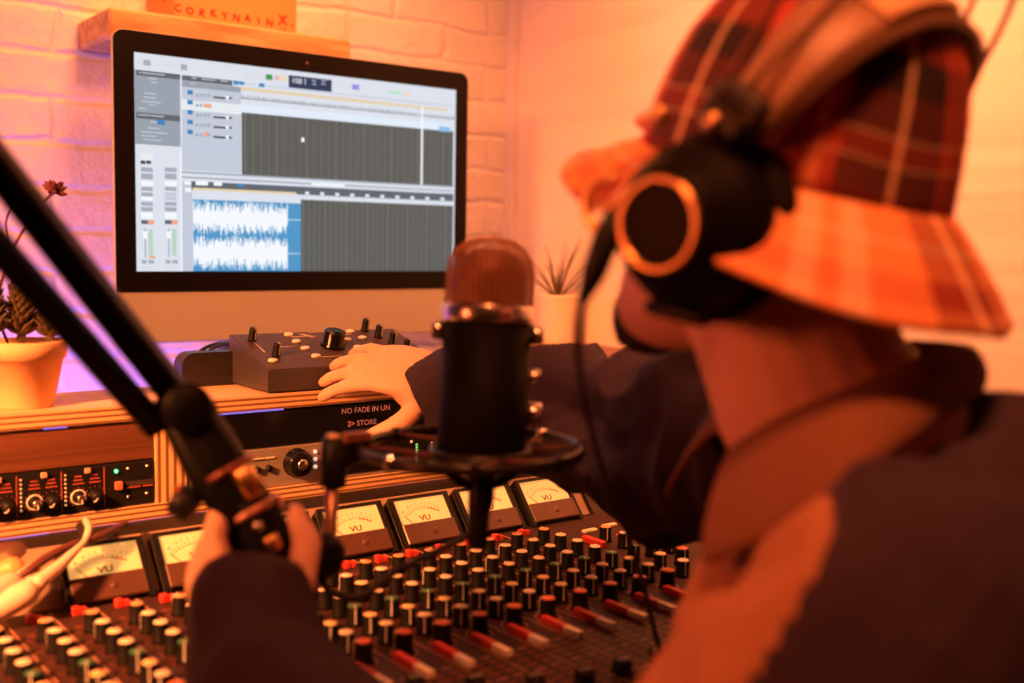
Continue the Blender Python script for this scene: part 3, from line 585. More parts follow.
# master section at the right end
mp = MB().box((.8688, .625, PZ-.003), (1.030, 1.113, PZ), 0, .0005)
for i in range(7): mp.box((.945+.001*i, .972+.0068*i, PZ), (.980+.001*i, .9755+.0068*i, PZ+.0006), 1)
for j in range(13):
    yy = .79-.0118*j
    for xx in (.876, .905, .945, .985): mp.box((xx, yy-.0007, PZ), (xx+.02, yy+.0007, PZ+.0004), 2)
ms = P(mp.build('master_section', [panel_dark, glow('level_red', (.7, .12, .06), .45), dim_red]), mix)
for x, y, i in ((.889, .918, 4), (.890, .875, 5), (.892, .842, 6), (.919, 1.0, 0), (.919, .966, 6), (.922, .921, 6), (.925, .875, 7), (.95, .92, 3)):
    k = link('knob', kmesh[i]); k.matrix_world = Matrix.Translation((x, y, PZ)) @ Matrix.Rotation(-.4, 4, 'Z'); k.parent = ms
for x, y in ((.893, 1.034), (.878, 1.002)): pass
k = link('push_bar', MB().box((-.004, 0, 0), (.004, .038, .008), 0, .001).mesh('push_bar', [red_p])); k.matrix_world = Matrix.Translation((.897, .977, PZ)); k.parent = ms
for x, y in ((.932, 1.044), (.972, 1.05)):
    k = MB().box((-.011, -.004, 0), (.011, .004, .004), 0, .001).build('push_button', cream); k.matrix_world = Matrix.Translation((x, y, PZ)); k.parent = ms

# ------------------------------------------------------------------ pots
def pot_mesh(r0, r1, h, rim):
    return MB().lathe([(0, 0), (r0*.95, 0), (r0, .002), (r1*.93, h-rim), (r1, h-rim), (r1*1.03, h-.002), (r1*1.0, h), (r1*.88, h), (r1*.85, h-.012), (0, h-.014)], 36)
pot = thing('potted_succulent', 'small terracotta pot of dark succulents on the shelf at the left', 'plant', (.312, 1.283, .9625))
pot_mesh(.0285, .0425, .073, .019).build('pot', terracotta, pot)
MB().lathe([(0, .058), (.035, .060), (.036, .0585), (0, .057)], 20).build('soil', mat('soil', (.06, .03, .02), .9, 0, .4, 120), pot)
leafm = mat('succulent_leaf', (.075, .055, .028), .5, 0, .4, 60)
rl = random.Random(11)
def crown(cx, cy, z0, h, r, nl):
    mb = MB(); mb.cyl((cx, cy, .055), (cx+.001, cy, z0+h*.75), .0055, .003, 8)
    for i in range(nl):
        t = i/nl; a = i*2.399; zz = z0+h*t*.8; rr = r*(1-.45*t)
        d = Vector((math.cos(a), math.sin(a), .55+.9*t)).normalized(); b = Vector((cx, cy, zz)); q = b+d*rr*rl.uniform(.8, 1.15)
        mb.tube([b, b.lerp(q, .45)+Vector((0, 0, -.001)), b.lerp(q, .8), q], [.0022, .0040, .0032, .0005], 6, 0, False, False, (.55, 1))
    return mb
for cx, cy, z0, h, r, nl in ((-.031, .004, .082, .056, .026, 90), (-.002, .006, .078, .066, .028, 110), (.024, -.008, .076, .040, .023, 70)):
    crown(cx, cy, z0, h, r, nl).build('stem', leafm, pot)
tw = MB(); twm = mat('twig_red', (.16, .03, .035), .6)
tpts = smoothpath([(-.012, .01, .06), (-.02, .03, .11), (0, .045, .17), (.03, .06, .215), (.052, .07, .238)], 6); tw.tube(tpts, [.0016]*len(tpts), 6)
def floret(c, r, n):
    for i in range(n):
        a = rl.uniform(0, 6.28); e = rl.uniform(-.3, 1.2); d = Vector((math.cos(a)*math.cos(e), math.sin(a)*math.cos(e), math.sin(e)))
        c = Vector(c); tw.tube([c, c+d*r*.6, c+d*r], [.0012, .0034, .0005], 6)
floret(tpts[-1], .016, 16)
t2 = smoothpath([(-.02, .03, .11), (-.035, .03, .17), (-.038, .04, .225)], 6); tw.tube(t2, .0014, 6); floret(t2[-1], .013, 10)
t3 = smoothpath([(0, .045, .17), (-.005, .05, .2), (.004, .055, .222)], 6); tw.tube(t3, .0012, 6); floret(t3[-1], .010, 8)
tw.build('flower_sprig', twm, pot)

lg = MB().box((1.365, .95, .925), (WALL_X, 1.93, .950), 0, .003)
tag(lg.build('side_ledge', mat('ledge_red', (.16, .045, .04), .4)), 'narrow dark red ledge along the right wall behind the reaching arm', 'shelf')
pp = thing('potted_spiky_plant', 'pale ribbed pot with thin spiky leaves behind the microphone', 'plant', (1.43, 1.715, .950))
prf = [(0, 0), (.040, 0)]
for i in range(12): prf += [(.0405+.0002*i, .004+.0078*i), (.0425+.0002*i, .008+.0078*i)]
prf += [(.045, .1), (.040, .1), (.039, .088), (0, .086)]
MB().lathe(prf, 36).build('pot', mat('pot_pale', (.86, .70, .54), .6), pp)
sp = MB()
for i in range(26):
    a = i*2.399; e = rl.uniform(.15, 1.25); L_ = rl.uniform(.09, .15); d = Vector((math.cos(a)*math.cos(e), math.sin(a)*math.cos(e), math.sin(e)))
    b = Vector((0, 0, .085)); q = b+d*L_; md = b.lerp(q, .5)+Vector((0, 0, .018)); sp.tube(smoothpath([b, md, q], 5), list(np.linspace(.0034, .0005, 11)), 6, 0, False, False, (.35, 1))
sp.build('leaves', mat('spiky_leaf', (.10, .07, .03), .5), pp)

# ------------------------------------------------------------------ light strip (violet) on the rear table
led = glow('led_violet', (.30, .18, 1.0), 2.0, (.3, .3, .4))
tag(MB().box((.10, 1.80, .7005), (1.34, 1.815, .706)).build('led_glow', led), 'violet light strip along the back of the rear table, under the computer', 'lamp')

blue = glow('glint_blue', (.22, .20, 1.0), .9, (.2, .2, .4))  # glowing bars stand in for the backlight shining through the rack gaps
for x0, x1, z0, lab in ((.318, .342, .9427, 'short blue-violet glint of backlight, as a glowing bar, in the gap above the dark brown blank panel'), (.489, .598, .9424, 'long blue-violet glint of backlight, as a glowing bar, in the gap above the display rack unit'), (.240, .322, .8285, 'blue-violet glint of backlight, as a glowing bar, under the bottom rail at the left')):
    tag(MB().box((x0, RY+.0015, z0), (x1, RY+.004, z0+.0016)).build('led_glow', blue), lab, 'lamp', 'backlight glints in the rack gaps')
def onZ(x, y, z):
    r = CR*((x-512)/F_PX) - CU*((y-341.5)/F_PX) + CF
    return EYE + r*((z-CAM_Z)/r.z)
# ------------------------------------------------------------------ microphone in its ring mount
mb0, mb1 = at(480, 466, .93), at(492.5, 236, .93)
ax = (mb1-mb0); ML = ax.length
mic = thing('microphone', 'black studio microphone with silver band and meshed dome top, held in the ring mount', 'microphone', mb0)
mic.rotation_mode = 'QUATERNION'
zq = ax.normalized(); yv = (CF - zq*CF.dot(zq)).normalized(); xv = yv.cross(zq)
mic.rotation_quaternion = Matrix((xv, yv, zq)).transposed().to_quaternion()
r = .0372
MB().lathe([(0, 0), (r*.86, 0), (r*.95, .004), (r, .010), (r, ML*.62), (0, ML*.62)], 40).build('body', mat('mic_black', (.004, .0035, .0035), .6, 0, .12, 40, 0, None, .09), mic)
MB().lathe([(r*.9, ML*.62), (r*1.035, ML*.622), (r*1.05, ML*.63), (r*1.05, ML*.69), (r*1.03, ML*.697), (r*.9, ML*.698)], 40).build('band', mat('band_silver', (.74, .68, .62), .25, 1), mic)
dome = []
R0, z0, hD = r*.985, ML*.695, ML*.305
for i in range(15):
    t = i/14; zz = z0+hD*t
    k = 0 if t < .42 else (t-.42)/.58
    dome.append((R0*math.sqrt(max(0, 1-k**2.4)) if t < 1 else 0, zz))
gold_mesh = mat('grille_bronze', (.66, .36, .20), .42, .7)
g = MB().lathe(dome, 44, 0, None, True).build('grille', gold_mesh, mic)
wf = g.modifiers.new('w', 'WIREFRAME'); wf.thickness = .0014; wf.use_even_offset = False
capm = MB().lathe([(0, z0), (r*.86, z0), (r*.86, z0+hD*.5), (r*.74, z0+hD*.68), (r*.4, z0+hD*.8), (0, z0+hD*.82)], 28).build('capsule', mat('capsule_red', (.17, .05, .035), .5, .3), mic)
for sx in (-1, 1):
    MB().cyl((sx*r*1.0, 0, ML*.58), (sx*(r+.010), 0, ML*.58), .0085, .0078, 18, 0, .001).build('pivot_screw', chrome, mic)
MB().cyl((r*.98, .004, ML*.40), (r+.009, .004, ML*.40), .0062, None, 16, 0, .001).build('knob', chrome, mic)
MB().cyl((r*.98, 0, ML*.24), (r+.012, 0, ML*.24), .0095, .009, 18, 0, .0012).build('knob', chrome, mic)

rc = at(471, 449, .93)
sm = thing('shock_mount', 'black ring shock mount with elastic cords around the foot of the microphone', 'microphone mount', rc)
RB = .0925
band = [[((RB+dr)*math.cos(t), (RB+dr)*math.sin(t), dz) for dr, dz in ((-.0028, -.0035), (.0028, -.0035), (.0036, 0), (.0028, .0045), (0, .0058), (-.0028, .0045), (-.0036, 0))] for t in np.linspace(0, 2*PI, 73)[:-1]]
MB().loft(band, 0, True, False, True).build('outer_ring', mat('ring_black', (.014, .012, .013), .3, .2), sm)
off = mb0 - rc
inn = MB(); inn.loft([[((.040+dr)*math.cos(t)+off.x, (.040+dr)*math.sin(t)+off.y, dz-.004) for dr, dz in ((-.002, -.008), (.003, -.008), (.003, .006), (-.002, .006))] for t in np.linspace(0, 2*PI, 49)[:-1]], 0, True, False, True)
inn.lathe([(0, -.020), (.018, -.020), (.032, -.014), (.040, -.008), (0, -.006)], 28, 0, Matrix.Translation((off.x, off.y, 0)))
inn.build('inner_cradle', black_metal, sm)
cord = mat('elastic_red', (.16, .05, .045), .7)
for i in range(8):
    a = 2*PI*i/8+.2; b = a+(.35 if i % 2 else -.35)
    MB().tube([(RB*.99*math.cos(a), RB*.99*math.sin(a), .002), (.043*math.cos(b)+off.x, .043*math.sin(b)+off.y, -.002)], .0019, 8).build('elastic_cord', cord, sm)
    MB().box((-.004, -.005, -.0065), (.004, .005, .0065), 0, .002, Matrix.Translation((RB*math.cos(a), RB*math.sin(a), .0005)) @ Matrix.Rotation(a, 4, 'Z')).build('cord_hook', chrome if i in (0, 4) else black_plastic, sm)
lw = lambda p: Vector(p)-rc
# arm from the ring to the clamp on its left, and yoke below
cl = at(334, 462, .925)
MB().tube([lw(at(362, 447, .93)), lw(at(345, 452, .928)), lw(cl)], [.011, .013, .012], 12, 0, False, True).build('bracket', black_plastic, sm)
MB().cyl(lw(at(332, 487, .925)), lw(at(336, 438, .925)), .0115, .0115, 18, 0, .002).build('clamp', black_plastic, sm)
MB().cyl(lw(at(333, 440, .925)), lw(at(334, 434, .925)), .007, .006, 14, 0, .001).build('clamp_screw', brass, sm)
MB().box((-.012, -.004, -.004), (.012, .004, .004), 0, .001, Matrix.Translation(lw(at(357, 437, .915)))).build('clamp_plate', mat('copper_plate', (.5, .2, .12), .35, .6), sm)
yk = MB(); yk.cyl(lw(at(477, 548, .925)), lw(at(481, 474, .925)), .0085, .0105, 16, 0, .001)
yk.build('stem', black_plastic, sm)
MB().tube([lw(at(440, 466, .905)), lw(at(460, 482, .915)), lw(at(480, 490, .925)), lw(at(505, 480, .94)), lw(at(528, 462, .955))], .004, 8).build('yoke', black_plastic, sm)
# usb cable of the microphone
mc = smoothpath([at(490, 470, .93), at(489, 505, .935), at(470, 533, .935), at(435, 552, .925), at(395, 572, .92), at(360, 597, .90), at(330, 592, .88), at(318, 570, .87)], 8)
tag(MB().tube(mc, .0032, 8, 0, False, True).build('microphone_cable', rubber), 'black cable hanging from the foot of the microphone above the console knobs', 'cable')

# ------------------------------------------------------------------ boom arm
e0 = at(187, 408, .85)
ba = thing('boom_arm', 'black twin-bar boom arm crossing in front of the flowerpot and computer', 'microphone arm', (e0.x, e0.y, PZ))
bw = lambda mb, name, m_: P(mb.build(name, m_), ba)
def bar(p, q, r, name):
    p, q = Vector(p), Vector(q); d = (q-p).normalized(); u = (CF - d*CF.dot(d)).normalized(); v_ = d.cross(u)
    secs = []
    for c in (p, q): secs.append([tuple(c + u*(r*1.05*a_) + v_*(r*b_)) for a_, b_ in ((-1, -.7), (-.7, -1), (.7, -1), (1, -.7), (1, .7), (.7, 1), (-.7, 1), (-1, .7))])
    bw(MB().loft(secs, 0, False), name, arm_black)
fa, fb = at(-230, -124, .60), at(-230, -12, .60)
bar(fa, at(176, 395, .845), .0106, 'upper_bar'); bar(fb, at(157, 427, .845), .0088, 'lower_bar')
bw(MB().cyl(at(187, 408, .822), at(187, 408, .875), .019, None, 24, 0, .003), 'elbow_joint', arm_black)
bw(MB().tube([at(150, 425, .85), at(170, 410, .85), at(187, 404, .85), at(200, 412, .85)], [.009, .014, .017, .014], 12, 0, False, True), 'elbow_bracket', arm_black)
bw(MB().tube([at(187, 405, .85), at(212, 448, .85), at(232, 483, .85), at(250, 516, .85)], [.017, .0195, .020, .020], 16, 0, False, True), 'forearm_tube', arm_black)
bw(MB().tube([at(178, 430, .845), at(200, 470, .84), at(236, 520, .838)], [.010, .012, .013], 12, 0, False, True), 'forearm_rail', arm_black)
def ringat(c, d, R_, r_, name, m_):
    q = d.to_track_quat('Z', 'Y').to_matrix().to_4x4()
    bw(MB().tube([Matrix.Translation(c) @ q @ Vector((R_*math.cos(t), R_*math.sin(t), 0)) for t in np.linspace(0, 2*PI, 33)[:-1]], r_, 8, 0, True), name, m_)
dd = at(262, 535, .85)-at(225, 470, .85)
ringat(at(226, 472, .85), dd, .0215, .0030, 'collar', mat('collar_red', (.25, .08, .06), .3, .4))
ringat(at(251, 512, .85), dd, .022, .0034, 'collar', mat('collar_copper', (.55, .28, .2), .35, .5))
bw(MB().cyl(at(240, 468, .832), at(256, 497, .832), .009, .008, 14, 0, .002), 'lever', brass)
bw(MB().cyl(at(174, 497, .835), at(196, 510, .835), .013, .012, 18, 0, .003), 'tension_knob', black_plastic)
bw(MB().cyl(at(178, 492, .83), at(182, 487, .83), .005, .004, 12, 0, .001), 'tension_screw', mat('screw_red', (.4, .08, .06), .35, .4))
bw(MB().tube([at(248, 508, .85), at(262, 540, .85), at(276, 578, .85), at(282, 612, .855)], [.021, .0235, .0235, .022], 18, 0, False, True), 'end_swivel', arm_black)
bw(MB().sphere(at(258, 526, .827), .0045, 12), 'screw', steel)
bw(MB().cyl(at(269, 536, .826), at(276, 550, .826), .0062, .006, 14, 0, .001), 'release_pin', brass)
bw(MB().tube([at(278, 575, .86), at(300, 565, .87), at(322, 556, .885)], [.020, .019, .019], 16, 0, False, True), 'end_joint', arm_black)
bw(MB().cyl(at(329, 556, .905), at(332, 486, .925), .0058, .0056, 16, 0, .0005), 'threaded_rod', mat('rod_copper', (.52, .30, .22), .35, .75))
# the arm's far half, out of the picture: down to a clamp on the desk
el2 = (fa+fb)/2; base = Vector((.03, .62, .782))
bw(MB().cyl(el2-CF*.03, el2+CF*.03, .024, None, 20, 0, .003), 'shoulder_joint', arm_black)
bar(el2, base+Vector((0, 0, .05)), .012, 'lower_arm')
bw(MB().lathe([(0, 0), (.03, 0), (.03, .02), (.014, .03), (.014, .06), (0, .062)], 24, 0, Matrix.Translation(base-Vector((0, 0, .001)))), 'table_clamp', arm_black)

# ------------------------------------------------------------------ patch cables at the left of the bridge
pink = mat('plug_pale', (.86, .60, .50), .45)
def plug(pts, rs, label, m_, grp=None):
    return tag(MB().tube(smoothpath([tuple(p)+(r_,) for p, r_ in zip(pts, rs)], 6) and [Vector(q[:3]) for q in smoothpath([tuple(p) for p in pts], 6)], [float(q[0]) for q in smoothpath([(r_,) for r_ in rs], 6)], 14, 0, False, True).build('patch_cable', m_), label, 'cable', grp)
plug([at(-70, 655, 1.0), at(-25, 622, 1.02), at(24, 594, 1.04), at(27, 590, 1.045), at(37, 583, 1.05), at(40, 581, 1.05), at(58, 567, 1.07), at(75, 551, 1.09), at(85, 540, 1.105), at(89, 528, 1.12), at(86, 520, 1.15)],
     [.0125, .0125, .0125, .0105, .0095, .0075, .006, .004, .0035, .0035, .0035], 'thick pale plug tapering to a pale cable, nearest the first VU meter', pink, 'cables over the meter bridge')
plug([at(-60, 632, .99), at(-20, 602, 1.02), at(10, 584, 1.05), at(15, 580, 1.06), at(22, 573, 1.07), at(40, 560, 1.10), at(70, 545, 1.14)], [.011, .011, .011, .006, .004, .003, .003], 'second pale plug, lying behind the thick tapering one', pink, 'cables over the meter bridge')
plug([at(16, 582, 1.06), at(40, 562, 1.075), at(70, 546, 1.10), at(100, 536, 1.12), at(125, 524, 1.16)], [.0045, .0045, .004, .004, .004], 'dark red-brown cable curving to the first VU meter', mat('cable_brown', (.10, .03, .025), .4), 'cables over the meter bridge')
plug([at(20, 596, 1.06), at(45, 574, 1.075), at(68, 556, 1.085), at(84, 538, 1.11), at(80, 526, 1.14)], [.0042]*5, 'black cable beneath the pale plugs', rubber, 'cables over the meter bridge')
cb = thing('cable_connector', 'dark plug housing with orange ribbed collar at the left of the meter bridge', 'connector', at(2, 562, 1.11))
c0 = at(2, 562, 1.11)
MB().tube([at(-30, 566, 1.11)-c0, at(14, 558, 1.12)-c0], [.018, .018], 12, 0, False, True).build('housing', mat('housing_brown', (.09, .04, .035), .45), cb)
MB().tube([at(-14, 578, 1.085)-c0, at(-6, 575, 1.085)-c0, at(2, 572, 1.085)-c0, at(12, 569, 1.085)-c0], [.010, .012, .010, .012], 14, 0, False, True).build('ribbed_collar', mat('orange_plastic', (.85, .36, .14), .4), cb)
# ------------------------------------------------------------------ the person
def rotto(fl, fd, tilt):        # frame: X right, Y forward, Z up, for a facing direction given sideways/ahead
    f = lev(fl, fd, 0); f.normalize(); zz = Vector((0, 0, 1)); rgt = f.cross(zz)
    c, s = math.cos(tilt), math.sin(tilt); f2 = f*c+zz*s; u2 = zz*c-f*s
    return Matrix((rgt, f2, u2)).transposed().to_4x4()
HEAD = Matrix.Translation(lev(.176, .735, 1.193)) @ rotto(-.74, .67, math.radians(9))
hp = lambda x, y, z: HEAD @ Vector((x, y, z))
body = MB()
def ell(cx, cy, z, hx, hy, n=28, pw=1): return [(cx+hx*math.copysign(abs(math.cos(2*PI*i/n))**pw, math.cos(2*PI*i/n)), cy+hy*math.copysign(abs(math.sin(2*PI*i/n))**pw, math.sin(2*PI*i/n)), z) for i in range(n)]
body.loft([ell(0, yc, z, hx, hy) for z, yc, hx, hy in ((-.126, .072, .018, .020), (-.119, .068, .032, .034), (-.102, .056, .048, .052), (-.080, .040, .059, .064), (-.055, .022, .066, .077), (-.025, .006, .070, .088), (.005, 0, .074, .096), (.035, -.004, .076, .097), (.065, -.008, .072, .088), (.090, -.010, .058, .068), (.106, -.010, .038, .044), (.114, -.010, .014, .016))], 0, True, True, False, HEAD)
for c, r_, sc in (((0, .089, .028), .03, (1.7, .5, .35)), ((0, .094, -.005), .012, (.8, .9, 2.2)), ((0, .108, -.030), .013, (1.1, 1, .8)), ((.011, .1, -.034), .008, (1, 1, .8)), ((-.011, .1, -.034), .008, (1, 1, .8)),
                  ((0, .092, -.064), .016, (1.5, .6, .38)), ((0, .090, -.074), .016, (1.35, .6, .42)), ((0, .078, -.104), .020, (1.1, .8, .9)), ((.045, .055, -.025), .024, (1, 1, .8)), ((-.045, .055, -.025), .024, (1, 1, .8)),
                  ((.077, -.005, -.012), .030, (.25, .65, 1.05)), ((-.077, -.005, -.012), .030, (.25, .65, 1.05))):
    body.sphere(c, r_, 16, 0, sc, HEAD)
nb = lev(.232, .722, 1.02)
body.tube([hp(0, -.025, -.02), hp(0, -.010, -.07), (hp(0, -.005, -.10)+nb)/2, nb, lev(.25, .72, .96)], [.062, .066, .068, .074, .09], 20)
LEAN = math.radians(24)
def torso_sec(l, d, z, hl, hd, n=28):
    return [tuple(lev(l+hl*math.cos(t)*math.cos(LEAN), d+hd*math.sin(t), z+hl*math.cos(t)*math.sin(LEAN))) for t in np.linspace(0, 2*PI, n+1)[:-1]]
TS_ = [(.42, .72, .47, .12, .165), (.41, .72, .56, .115, .16), (.365, .72, .70, .108, .15), (.32, .72, .82, .112, .155), (.28, .72, .92, .105, .155), (.255, .72, .98, .085, .13), (.238, .72, 1.02, .06, .08)]
body.loft([torso_sec(*q) for q in TS_])
LS, LE = lev(.215, .560, .966), lev(.03, .585, .73)
LWm, LW = at(258, 712, .735), at(240, 678, .775)
RS, RE, RWr = lev(.238, .895, .99), at(640, 432, 1.12), at(452, 380, 1.325)
body.tube([LS+Vector((.03, 0, 0)), LS, LS.lerp(LE, .5), LE, LE.lerp(LWm, .55), LWm, LW], [.055, .055, .047, .042, .038, .033, .029], 16, 0, False, True)
body.tube([RS, RS.lerp(RE, .5), RE, RE.lerp(RWr, .5), RWr], [.055, .047, .042, .036, .029], 16, 0, False, True)
# legs (seated, below the picture)
hipL, hipR = lev(.41, .63, .50), lev(.41, .81, .50); knL, knR = lev(.02, .60, .52), lev(.04, .84, .52); ftL, ftR = lev(.06, .60, .07), lev(.10, .84, .07)
for h_, k_, a_ in ((hipL, knL, ftL), (hipR, knR, ftR)): body.tube([h_, h_.lerp(k_, .5), k_, k_.lerp(a_, .4), a_], [.082, .07, .055, .05, .036], 16, 0, False, True)
def hand(M, s, curl, spread, thumb, palm_bend=0, scale=1.0):
    """M: wrist frame (Y to the fingers, Z the back of the hand); s=+1 thumb on +X."""
    out = MB()
    out.loft([[(hx*math.cos(t), y, z+hz*math.sin(t)) for t in np.linspace(0, 2*PI, 17)[:-1]] for y, hx, hz, z in ((-.02, .026, .019, 0), (.0, .027, .018, 0), (.02, .032, .0175, 0), (.045, .039, .0165, .001), (.07, .041, .0145, .002), (.088, .039, .0125, .002), (.096, .034, .009, .001))])
    out.sphere((s*.026, .032, -.008), .021, 12, 0, (.9, 1.5, .8))
    for i, (bx, L_, r0) in enumerate(((.0285, .074, .0088), (.0098, .081, .0091), (-.0095, .076, .0087), (-.0275, .060, .0078))):
        p = Vector((s*bx, .086, .001)); sp_ = s*math.radians(spread[i]); b = 0; pts = [p - Vector((0, .02, 0))]; rs = [r0*1.05]
        pts.append(p.copy()); rs.append(r0*1.04)
        for seg, cu in zip((.46, .30, .24), curl[i]):
            b += math.radians(cu); d = Vector((math.sin(sp_)*math.cos(b), math.cos(b)*math.cos(sp_), -math.sin(b)))
            p = p + d*L_*seg*.5; pts.append(p.copy()); rs.append(r0*(.94 if len(pts) < 5 else .86))
            p = p + d*L_*seg*.5; pts.append(p.copy()); rs.append(r0*(.99 if len(pts) < 5 else .84))
        rs[-1] = r0*.72
        out.tube(pts, rs, 10, 0, False, True)
    p = Vector((s*.022, .018, -.006)); pts = [p.copy()]; rs = [.0135]
    for (dx, dy, dz), L_, r_ in zip(thumb, (.044, .034, .028), (.0115, .0102, .0085)):
        d = Vector((s*dx, dy, dz)).normalized(); p = p+d*L_*.5; pts.append(p.copy()); rs.append(r_); p = p+d*L_*.5; pts.append(p.copy()); rs.append(r_*1.02 if L_ > .03 else r_*.8)
    out.tube(pts, rs, 12, 0, False, True)
    T = M @ Matrix.Diagonal((scale, scale, scale, 1))
    body.add(out.v, out.f, 0, True, T)
    return T
def hframe(o, y, z):
    y = y.normalized(); z = (z - y*z.dot(y)).normalized(); x = y.cross(z); M_ = Matrix((x, y, z)).transposed().to_4x4(); M_.translation = o; return M_
# right hand over the controller, fingers pointing left, thumb hanging down
RH = hframe(RWr, at(380, 368, 1.35)-RWr, -CF*.62+CU*.72)
hand(RH, -1, ((15, 15, 9), (9, 17, 12), (5, 18, 14), (4, 20, 14)), (4, 1, -2, -6), ((.80, .52, -.35), (.66, .78, -.25), (.56, .86, -.2)), 0, 1.06)
# left hand gripping the end of the boom arm from behind
LH = hframe(LW, at(214, 588, .825)-LW, -CR*.86-CF*.45)
hand(LH, 1, ((22, 60, 45), (30, 62, 45), (38, 62, 45), (45, 62, 45)), (3, 0, -2, -4), ((.28, .50, -.92), (.10, .95, -.42), (-.05, 1, .02)), 0, 1.12)
bm_ = fuse(body, .0032, 3); bm_.materials.append(skin)
person = bpy.data.objects.new('person', bm_); COL.objects.link(person)
tag(person, 'person in plaid bucket hat, headphones and navy and tan shirt, leaning over the mixing console', 'person')
# eyes, beard
for sx in (-1, 1):
    e = MB().sphere((sx*.031, .082, .004), .0125, 16, 0, (1, 1, 1), HEAD); e.sphere((sx*.031, .0905, .004), .006, 12, 1, (1, .8, 1), HEAD)
    e.build('eye', [white_p, mat('iris', (.05, .025, .015), .2)], person)
bd = MB()
bd.loft([ell(0, yc, z, hx, hy) for z, yc, hx, hy in ((-.136, .088, .008, .010), (-.130, .086, .022, .022), (-.118, .082, .030, .030), (-.106, .082, .030, .032), (-.096, .086, .024, .028))], 0, True, True, False, HEAD)
bm2 = fuse(bd, .003, 2)
displace(bm2, lambda q: .0012*noise.noise(q*400))
bm2.materials.append(mat('beard_hair', (.018, .008, .006), .7, 0, .4, 300, .5, 600)); link('beard', bm2, person)
hr = MB(); hr.loft([ell(0, yc, z, hx, hy) for z, yc, hx, hy in ((-.060, -.048, .052, .048), (-.045, -.040, .066, .060), (-.02, -.030, .075, .072), (.01, -.022, .0785, .079), (.045, -.018, .0785, .083), (.075, -.016, .068, .076))], 0, True, True, False, HEAD)
link('hair', (lambda me: (me.materials.append(mat('hair_dark', (.02, .009, .006), .6, 0, .4, 200, .4, 500)), me)[1])(fuse(hr, .004, 2)), person)
# trousers, shoes
tr = MB()
for h_, k_, a_ in ((hipL, knL, ftL), (hipR, knR, ftR)):
    tr.tube([h_+Vector((0, 0, .02)), h_.lerp(k_, .5), k_, k_.lerp(a_, .4), a_.lerp(k_, .12)], [.105, .088, .072, .066, .060], 18, 0, False, True)
tr.sphere(lev(.42, .72, .51), .17, 20, 0, (.8, 1.0, .62))
tm = fuse(tr, .007, 3); tm.materials.append(mat('denim_dark', (.03, .03, .045), .8, 0, .2, 90, .3, 500)); link('trousers', tm, person)
for a_ in (ftL, ftR):
    dv = lev(-1, 0, 0); c = Vector((a_.x, a_.y, .045))
    sh = MB().tube([c-dv*.08, c, c+dv*.08, c+dv*.17], [.042, .044, .040, .032], 16, 0, False, True); sh.v = [(x, y, max(z, .002)) for x, y, z in sh.v]
    sh.build('shoe', black_plastic, person)
# shirt
shm = MB()
shm.loft([torso_sec(l, d, z, hl+.016, hd+.016) for l, d, z, hl, hd in TS_[1:]])
up = lev(.235, .72, 1.0)
LSh, RSh = LS, RS
shm.tube([lev(.28, .70, .978), lev(.255, .63, .958), LSh], [.058, .058, .070], 20, 0, False, True)
shm.tube([lev(.275, .74, .995), lev(.25, .82, .99), RSh], [.066, .068, .074], 20, 0, False, True)
shm.sphere(lev(.315, .715, .972), .096, 20, 0, (1, 1, .95))
shm.tube([LSh, LSh.lerp(LE, .35), LSh.lerp(LE, .7), LE, LE.lerp(LWm, .5), LWm, at(248, 670, .765), at(246, 622, .785)], [.076, .074, .073, .072, .066, .056, .0475, .043], 22, 0, False, True)
shm.tube([RSh, RSh.lerp(RE, .5), at(700, 448, 1.04), RE+Vector((0, 0, .0)), RE.lerp(RWr, .4)+Vector((0, 0, -.001)), at(505, 398, 1.28), at(464, 389, 1.315)], [.076, .074, .072, .064, .052, .049, .050], 22, 0, False, True)
shm.sphere(at(678, 470, 1.05), .058, 16, 0, (1.1, 1, 1)); 
shm.tube([lev(.185, .69, .965), lev(.165, .67, .92), lev(.18, .66, .84), lev(.24, .68, .72)], [.045, .065, .08, .08], 18, 0, False, True)   # shirt front hanging away from the chest
sh_me = fuse(shm, .0045, 4)
ca, sa = math.cos(YAW), math.sin(YAW)
def seam(p):           # tan front yoke, navy sleeves and back
    l, d, z = p.x*ca-p.y*sa, p.x*sa+p.y*ca, p.z
    return d < .80 and l < .172-(1.04-z)*.55 + (min(.07, max(0, d-.60)*1.6) if z < 1.0 else 0) and l > .02 and z > .78 and (l-.02)*.9+(z-.86) > -.03
ELB = at(560, 400, 1.2)
def fold_f(p):
    q5 = p*5; w = Vector((noise.noise(q5), noise.noise(q5+Vector((11, 3, 7))), noise.noise(q5+Vector((5, 17, 2)))))*.05
    q = p+w; a = noise.noise(q*7)*.010
    r1 = 1-abs(noise.noise(Vector((q.x*9+q.z*9, q.y*9-q.z*6, q.z*4-q.x*4))))*2.2
    r2 = 1-abs(noise.noise(Vector((q.x*17-q.z*12+5, q.y*17+q.z*10, q.z*7))))*2.2
    k = 2.0 if (p-ELB).length < .36 else .9
    return a + k*(.011*max(r1, -.6)+.005*max(r2, -.6)) - .006
displace(sh_me, fold_f)
sh_me.materials.append(mat('cloth_navy', (.048, .032, .054), .85, 0, .2, 120, .25, 900, .15, 0)); sh_me.materials.append(mat('cloth_tan', (.43, .20, .105), .85, 0, .12, 120, .25, 900, .2, 0))
for pl in sh_me.polygons:
    pl.material_index = 1 if seam(pl.center) else 0
link('shirt', sh_me, person)
